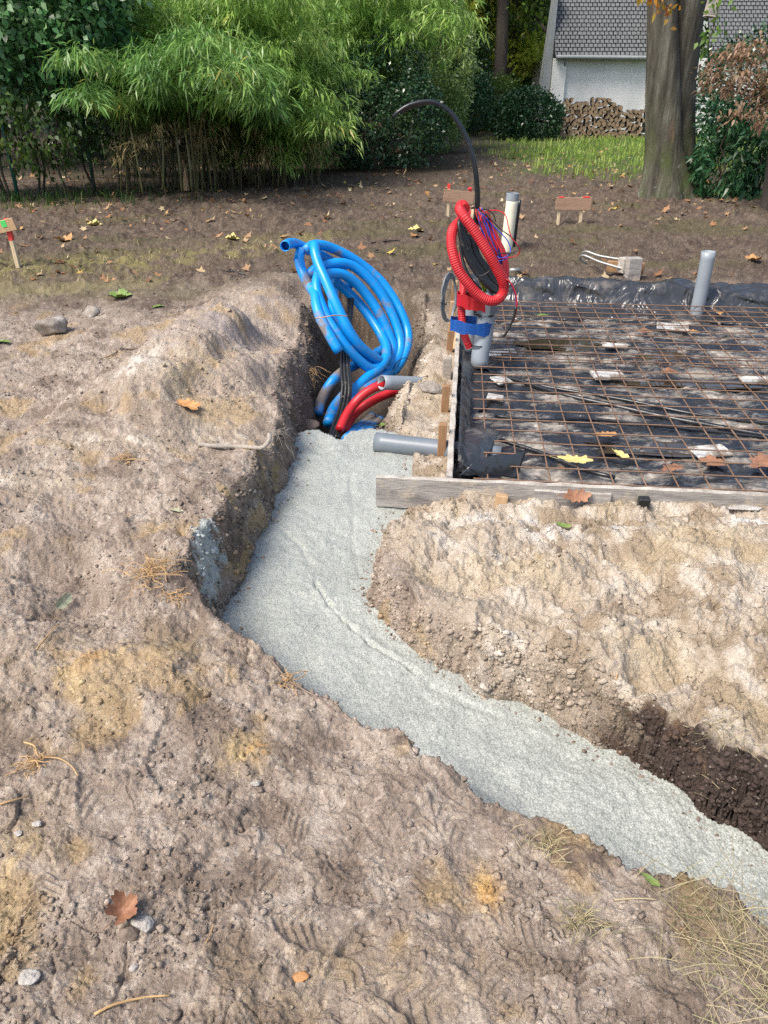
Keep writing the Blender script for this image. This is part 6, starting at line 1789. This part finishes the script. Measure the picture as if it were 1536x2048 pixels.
# raking buttress at the left corner
v = np.array([(HX0 - .38, YH + .0, -.1), (HX0 - .02, YH + .0, -.1), (HX0 - .02, YH + .0, zE + 1.9), (HX0 - .10, YH + .0, zE + 1.9), (HX0 - .38, YH + .5, -.1), (HX0 - .02, YH + .5, -.1), (HX0 - .02, YH + .5, zE + 1.9), (HX0 - .10, YH + .5, zE + 1.9)])
M().add(v, [(0, 1, 2, 3), (5, 4, 7, 6), (4, 0, 3, 7), (1, 5, 6, 2), (3, 2, 6, 7), (4, 5, 1, 0)]).build("gable_side", MT['greypaint'], house)
slope = R(58)
def roof(x0, x1, z0, y0, rows, name="roof"):
    root_r = M().box(((x0 + x1) / 2, y0 + rows * .125 * math.cos(slope) / 2 + .03, z0 + rows * .125 * math.sin(slope) / 2 - .02), (x1 - x0, rows * .125, .03), rot('X', slope)).build(name, MT['under'], house)
    m = M()
    for r in range(rows):
        x = x0 + (0 if r % 2 else -.068)
        while x < x1:
            a, b_ = max(x, x0), min(x + .106 + random.gauss(0, .004), x1)
            if b_ - a > .03:
                q_ = (r + .5) * .125
                m.box(((a + b_) / 2, y0 + q_ * math.cos(slope) - .012, z0 + q_ * math.sin(slope) + .014), (b_ - a, .104, .012), rot('X', slope - .06 + random.gauss(0, .02)) @ rot('Y', random.gauss(0, .012)))
            x += .135
    o = m.build("shingles", MT['slate'], root_r)
    return root_r
roof(HX0, wx0 + .1, zE + .04, YH - .30, 28)
roof(PX(1385, YH), HX1, zat(112, YH) + .02, YH - .22, 28)
# gutter, eave litter, downpipe
gx0, gx1 = HX0 + .02, wx0 + .08
gp = [(gx0, YH - .36, zE + .02), ((gx0 + gx1) / 2, YH - .36, zE + .01), (gx1, YH - .36, zE)]
gt2 = M().tube(curve(gp, .3), .055, 12).build("gutter", MT['greypaint'], house, smooth=True)
M().tube(curve([(PX(1114, YH), YH - .30, zE - .02), (PX(1114, YH), YH - .10, zE - .22), (PX(1110, YH), YH - .08, zE - .5), (PX(1106, YH), YH - .08, .1)], .15), .04, 10).build("downpipe", MT['greypaint'], house, smooth=True)
# window with white bars beside the trunk, one more behind the maple
def window(px0, px1, pyt, pyb, nb, nv_):
    x0_, x1_ = PX(px0, YH), PX(px1, YH)
    if x1_ - x0_ < .2: x1_ = x0_ + .9
    zt_, zb_ = zat(pyt, YH), max(.05, zat(pyb, YH))
    fr = M().bbox(((x0_ + x1_) / 2, YH - .012, (zt_ + zb_) / 2), (x1_ - x0_, .02, zt_ - zb_), b=.002).build("window", MT['glass'], house)
    m = M()
    for k_ in range(nb + 1):
        z = zb_ + (zt_ - zb_) * k_ / nb
        m.box(((x0_ + x1_) / 2, YH - .036, z), (x1_ - x0_ + .04, .024, .035))
    for k_ in range(nv_ + 1):
        x = x0_ + (x1_ - x0_) * k_ / nv_
        m.box((x, YH - .040, (zt_ + zb_) / 2), (.03, .028, zt_ - zb_ + .06))
    m.build("glazing_bars", MT['whitepaint'], fr)
window(1279, 1350, 158, 268, 4, 3)
window(1408, 1470, 190, 250, 3, 4)
M().bbox((PX(1291, YH), YH - .08, zE + 1.1), (.12, .12, 2.3), b=.004).build("corner_board", MT['whitepaint'], house)
M().bbox((PX(1279, YH), YH - .02, zat(40, YH)), (.16, .7, 1.0), rot('X', .5), b=.004).build("dormer_cheek", MT['under'], house)

# ---- firewood stack: every log
Yw = YH - 1.15
MT['logend'] = pmat("cut_log_end", [(.3, (.20, .13, .075)), (.7, (.36, .26, .16))], 14, .85, .3, 60)
protos = []
def logmesh(seed, half):
    rg = random.Random(seed); n = 9; r = .062
    m = M(); a0 = rg.uniform(0, 6)
    pr = []
    for j in range(n):
        t = a0 + (math.pi * (1.0 if half else 2.0)) * j / (n - (1 if half else 0))
        pr.append((r * math.cos(t) * rg.uniform(.85, 1.15) * (1.25 if half else 1), r * math.sin(t) * rg.uniform(.85, 1.15) * (1.25 if half else 1)))
    v = [(x, -.16, z) for x, z in pr] + [(x, .16, z) for x, z in pr]
    f = [(j, (j + 1) % n, n + (j + 1) % n, n + j) for j in range(n)]
    m.add(v, f, 1); m.add(v, [tuple(range(n)), tuple(range(2 * n - 1, n - 1, -1))], 0)
    return m
nlog = 0
ORD = 'first second third fourth fifth sixth seventh eighth ninth tenth eleventh twelfth thirteenth fourteenth fifteenth sixteenth seventeenth eighteenth nineteenth twentieth'.split()
for i in range(7):
    o = logmesh(i, i % 2 == 1).build("log", [MT['logend'], MT['barkd']], origin=(0, 0, 0))
    protos.append(o)
used_ = [False] * 7
xl, xr = PX(1120, Yw), PX(1279, Yw)
rowz = 0
z = .06; row = 0
while z < 1.05:
    ci = 0
    x = xl + (.06 if row % 2 else 0) + max(0, z - .6) * .1
    while x < xr:
        top = 1.02 - .28 * sstep(.45, .8, (x - xl) / (xr - xl)) + .05 * math.sin(x * 4)
        if z < top and nlog < 298:
            i = random.randrange(7)
            if not used_[i]: o = protos[i]; used_[i] = True
            else:
                o = protos[i].copy(); COL.objects.link(o)
            o.location = (x + random.gauss(0, .012), Yw + random.uniform(-.04, .04), z + random.gauss(0, .008))
            s_ = random.uniform(.85, 1.12)
            o.scale = (s_, 1, s_); o.rotation_euler = (0, random.uniform(0, 6.28), random.gauss(0, .04))
            tag(o, "%s log from the left in the %s row of the firewood stack" % (ORD[ci], 'bottom' if row == 0 else ORD[row] + ' lowest'), "log", "logs of the firewood stack"); ci += 1
            nlog += 1
        x += .132
    z += .105; row += 1
for i in range(7):
    if not used_[i]: bpy.data.objects.remove(protos[i])

# ---- litter, grass, clods: what nobody could count
def star_leaves(x, y, size, name, label, mat, lift=.01, tilt=.35, seed=0):
    n = len(x)
    z = terrain(x, y)[0] if False else terrain(x, y)
    k = 10
    th = np.linspace(0, 2 * np.pi, k, endpoint=False)
    rr = np.where(np.arange(k) % 2 == 0, 1.0, .55)[None, :] * rng.uniform(.8, 1.15, (n, k))
    rot_ = rng.uniform(0, 6.28, n)
    asp = rng.uniform(.5, .9, n)
    lx = rr * np.cos(th)[None] * size[:, None] / 2; ly = rr * np.sin(th)[None] * size[:, None] / 2 * asp[:, None]
    X = lx * np.cos(rot_)[:, None] - ly * np.sin(rot_)[:, None]; Y_ = lx * np.sin(rot_)[:, None] + ly * np.cos(rot_)[:, None]
    ta, tb = rng.normal(0, tilt, n), rng.normal(0, tilt, n)
    Z = X * ta[:, None] + Y_ * tb[:, None] + (lx ** 2 / size[:, None]) * rng.uniform(-.6, 1.6, n)[:, None]
    zc_ = z + lift + np.abs(ta) * size * .25
    v = np.concatenate([np.stack([x, y, zc_], 1)[:, None, :], np.stack([X + x[:, None], Y_ + y[:, None], Z + zc_[:, None]], 2)], 1)
    v = v.reshape(-1, 3)
    b_ = (np.arange(n) * (k + 1))[:, None]
    j = np.arange(k)[None]
    f = np.stack([np.broadcast_to(b_, (n, k)), b_ + 1 + j, b_ + 1 + (j + 1) % k], 2).reshape(-1, 3)
    return tag(mesh_obj(name, v, f, mat), label, None, kind="stuff")
n = 3400
yl = 7.2 + 16 * rng.random(n) ** 1.15; xl_ = rng.uniform(-1, 1, n) * (.47 * yl + .8)
dens = .16 + .9 * sstep(9.5, 12.5, yl - .12 * xl_) * (1 - .4 * sstep(16, 19, yl)) + .25 * sstep(-.5, -3, xl_) * (yl < 9.5)
dens = dens * (.15 + 1.6 * sstep(-.4, .5, fbm(xl_, yl, .9, 3, 601)))
kp = rng.random(n) < dens
us_, vs_ = to_slab(xl_, yl)
kp &= ~((us_ > -.5) & (vs_ < SLAB_D + .5))
xl_, yl = xl_[kp], yl[kp]
star_leaves(xl_, yl, rng.uniform(.045, .14, len(xl_)), "leaf_litter", "dry fallen leaves strewn over the dark soil", MT['litter'])
n = 60
xs_ = rng.uniform(.9, 2.9, n); ys_ = rng.uniform(3.6, 6.4, n)
# tufts and blades of grass
def blades(x, y, h, wd, name, label, mat, lean=.5, z=None):
    n = len(x)
    z = terrain(x, y) if z is None else z
    a = rng.uniform(0, 6.28, n)
    dx, dy = np.cos(a), np.sin(a)
    ln = np.abs(rng.normal(0, lean, n)) * h
    p0 = np.stack([x, y, z], 1); s_ = np.stack([-dy, dx, 0 * a], 1) * (wd / 2)[:, None]
    pm = p0 + np.stack([dx * ln * .35, dy * ln * .35, h * .6], 1); pt = p0 + np.stack([dx * ln, dy * ln, h * (.95 - .3 * np.minimum(lean, 1))], 1)
    v = np.stack([p0 - s_, p0 + s_, pm + s_ * .8, pm - s_ * .8, pt], 1).reshape(-1, 3)
    b_ = np.arange(n) * 5
    f4 = np.stack([b_, b_ + 1, b_ + 2, b_ + 3], 1); f3 = np.stack([b_ + 3, b_ + 2, b_ + 4, b_ + 4], 1)
    f = [tuple(q_) for q_ in f4] + [tuple(q_[:3]) for q_ in f3]
    return tag(mesh_obj(name, v, f, mat), label, None, kind="stuff")
n = 16000
yg = rng.uniform(14.5, 26.5, n); xg = rng.uniform(1.2, 11.5, n)
kp = rng.random(n) < sstep(14.3, 18.5, yg + 2.2 * fbm(xg, yg, .8, 3, 611)) * sstep(1.9, 3.6, xg + .9 * fbm(xg, yg, .7, 3, 612) - .06 * (yg - 14)) * (.3 + sstep(-.4, .3, fbm(xg, yg, 1.6, 2, 613)))
xg, yg = xg[kp], yg[kp]
blades(xg, yg, rng.uniform(.06, .20, len(xg)), rng.uniform(.010, .02, len(xg)), "grass", "rough green lawn before the firewood stack", MT['grass'])
n = 9000
yg = rng.uniform(7, 14.5, n); xg = rng.uniform(-7, 5, n)
st = np.exp(-((yg - (9.3 + .45 * xg)) / .5) ** 2) * (xg < -.8) + .8 * np.exp(-((yg - (7.7 + .28 * xg)) / .25) ** 2) * (xg < -2) + .10 * (fbm(xg, yg, .9, 3, 271) > .35)
kp = rng.random(n) < st
xg, yg = xg[kp], yg[kp]
blades(xg, yg, rng.uniform(.02, .07, len(xg)), rng.uniform(.006, .012, len(xg)), "dry_grass", "flattened dry grass and moss along the wheel track", MT['drygrass'], 1.4)
n = 600
xg = PX(60, 12) + rng.normal(0, 1.1, n); yg = 12.3 + .25 * (xg - PX(100, 12)) + rng.normal(0, .45, n)
blades(xg, yg, rng.uniform(.04, .25, n), rng.uniform(.01, .02, n), "undergrowth", "grassy undergrowth along the foot of the fence", MT['lwood'], .5)
# dry straw at the lower right edge of the trench
def straw(cx_, cy_, R_, n, name, label, lmax=.16, zmin=.0):
    m = M()
    p = on_ground(cx_, cy_)
    xs = p[0] + rng.normal(0, R_, n); ys_2 = p[1] + rng.normal(0, R_ * .8, n)
    zs = terrain(xs, ys_2)
    for i in range(n):
        a = rng.uniform(0, 6.28); L_ = rng.uniform(.03, lmax)
        q0 = np.array((xs[i], ys_2[i], zs[i] + rng.uniform(.002, .01)))
        q1_ = q0 + np.array((math.cos(a) * L_, math.sin(a) * L_, rng.uniform(.0, .035)))
        m.tube(curve([q0, (q0 + q1_) / 2 + np.array((0, 0, rng.uniform(.0, .02))), q1_], n=5), .0008, 3, cap=False)
    return tag(m.build(name, MT['straw']), label, None, kind="stuff")
straw(1450, 1850, .08, 170, "dry_grass", "dry yellow grass lying on the near bank at the lower right")
straw(1480, 1990, .11, 90, "dry_grass", "loose dry straws in the bottom right corner", .22)
straw(1160, 1845, .022, 90, "dry_grass", "small dry yellow tuft on the near bank", .045)
straw(1080, 1690, .03, 60, "dry_grass", "dry brownish tuft at the near trench edge", .05)
straw(1410, 1500, .05, 50, "dry_grass", "dry grass sticking out under the lip of the right bank", .09)

# loose clods and crumbs of soil
def clods(x, y, r, name, label, mat, tintc):
    n = len(x)
    z = terrain(x, y)
    base = []
    ph = (1 + 5 ** .5) / 2
    iv = np.array([(-1, ph, 0), (1, ph, 0), (-1, -ph, 0), (1, -ph, 0), (0, -1, ph), (0, 1, ph), (0, -1, -ph), (0, 1, -ph), (ph, 0, -1), (ph, 0, 1), (-ph, 0, -1), (-ph, 0, 1)]) / math.sqrt(1 + ph * ph)
    fi = np.array([(0, 11, 5), (0, 5, 1), (0, 1, 7), (0, 7, 10), (0, 10, 11), (1, 5, 9), (5, 11, 4), (11, 10, 2), (10, 7, 6), (7, 1, 8), (3, 9, 4), (3, 4, 2), (3, 2, 6), (3, 6, 8), (3, 8, 9), (4, 9, 5), (2, 4, 11), (6, 2, 10), (8, 6, 7), (9, 8, 1)])
    j = 1 + rng.normal(0, .28, (n, 12, 1))
    v = iv[None] * j * r[:, None, None] * np.stack([rng.uniform(.7, 1.3, n), rng.uniform(.7, 1.3, n), rng.uniform(.5, .9, n)], 1)[:, None, :]
    a = rng.uniform(0, 6.28, n); c_, s_ = np.cos(a)[:, None], np.sin(a)[:, None]
    v = np.stack([v[..., 0] * c_ - v[..., 1] * s_, v[..., 0] * s_ + v[..., 1] * c_, v[..., 2]], 2)
    v = v + np.stack([x, y, z + r * .15], 1)[:, None, :]
    f = (fi[None] + (np.arange(n) * 12)[:, None, None]).reshape(-1, 3)
    at = np.repeat(tintc, 12, 0)
    return tag(mesh_obj(name, v.reshape(-1, 3), f, mat, attr=at), label, None, kind="stuff", )
n = 42000
yc = .62 + 6.2 * rng.random(n) ** 1.7; xc = rng.uniform(-1.15, 1.15, n) * (.46 * yc + .42)
us_, vs_ = to_slab(xc, yc)
sdc, _, _ = poly_sd(xc, yc, TR)
kp = (sdc > .03) & ~((us_ > -.05) & (vs_ > -.05))
cn = fbm(xc, yc, 2.2, 3, 621) + .6 * fbm(xc, yc, 7, 2, 622)
kp &= rng.random(n) < (.10 + .95 * sstep(-.05, .6, cn))
xc, yc = xc[kp], yc[kp]
rc = .0018 + .0085 * rng.random(len(xc)) ** 6 + .0007 * yc * rng.random(len(xc))
_, cc_, _, _ = terrain(xc, yc, True)
cc_ = np.clip(cc_ * rng.uniform(.8, 1.3, (len(xc), 1)), .02, .8)
clods(xc, yc, rc, "soil_crumbs", "crumbs and small clods of soil on the banks", MT['soil'], cc_)

# crumbs clinging to the cut walls of the trench
Pg = np.stack([gx, gy, hz], 1)
fm_ = (wm[faces[:, 0]] > .02) & (wm[faces[:, 2]] > .02) & (gy[faces[:, 0]] < 6.5) & (hz[faces[:, 0]] > -.36)
fw = faces[fm_]
A_, B_, C_, D_ = Pg[fw[:, 0]], Pg[fw[:, 1]], Pg[fw[:, 2]], Pg[fw[:, 3]]
ar = np.linalg.norm(np.cross(C_ - A_, D_ - B_), axis=1) / (1 + .25 * A_[:, 1] ** 2)
n = 9000
k = rng.choice(len(fw), n, p=ar / ar.sum())
u_, v_ = rng.random((n, 1)), rng.random((n, 1))
pw = (A_[k] * (1 - u_) + B_[k] * u_) * (1 - v_) + (D_[k] * (1 - u_) + C_[k] * u_) * v_
tw = gc[fw[k, 0]] * rng.uniform(.75, 1.5, (n, 1))
def clods_at(P, r, name, label, tint):
    n = len(P)
    o_z = terrain
    globals()['terrain'] = lambda x, y, colour=False: P[:, 2]
    o = clods(P[:, 0], P[:, 1], r, name, label, MT['soil'], np.clip(tint, .02, .8))
    globals()['terrain'] = o_z
    return o
clods_at(pw, .003 + .011 * rng.random(n) ** 4 + .0006 * pw[:, 1], "soil_crumbs", "crumbs of soil clinging to the cut walls of the trench", tw)
# crumbs fallen on the rim of the concrete
n = 60000
ye = rng.uniform(1.0, 4.1, n); xe = rng.uniform(-1, 1, n) * 1.6
sde, _, _ = poly_sd(xe, ye, TR)
kp = (sde < .0) & (rng.random(n) < np.exp(sde / .022) * .9) & (ye < np.interp(xe, CE[:, 0], CE[:, 1]))
xe, ye = xe[kp], ye[kp]
pe = np.stack([xe, ye, concrete_z(xe, ye)], 1)
te = np.array((.26, .20, .155))[None] * rng.uniform(.6, 1.5, (len(xe), 1))
clods_at(pe, .002 + .007 * rng.random(len(xe)) ** 4, "soil_crumbs", "crumbs of soil fallen along the edges of the concrete", te)
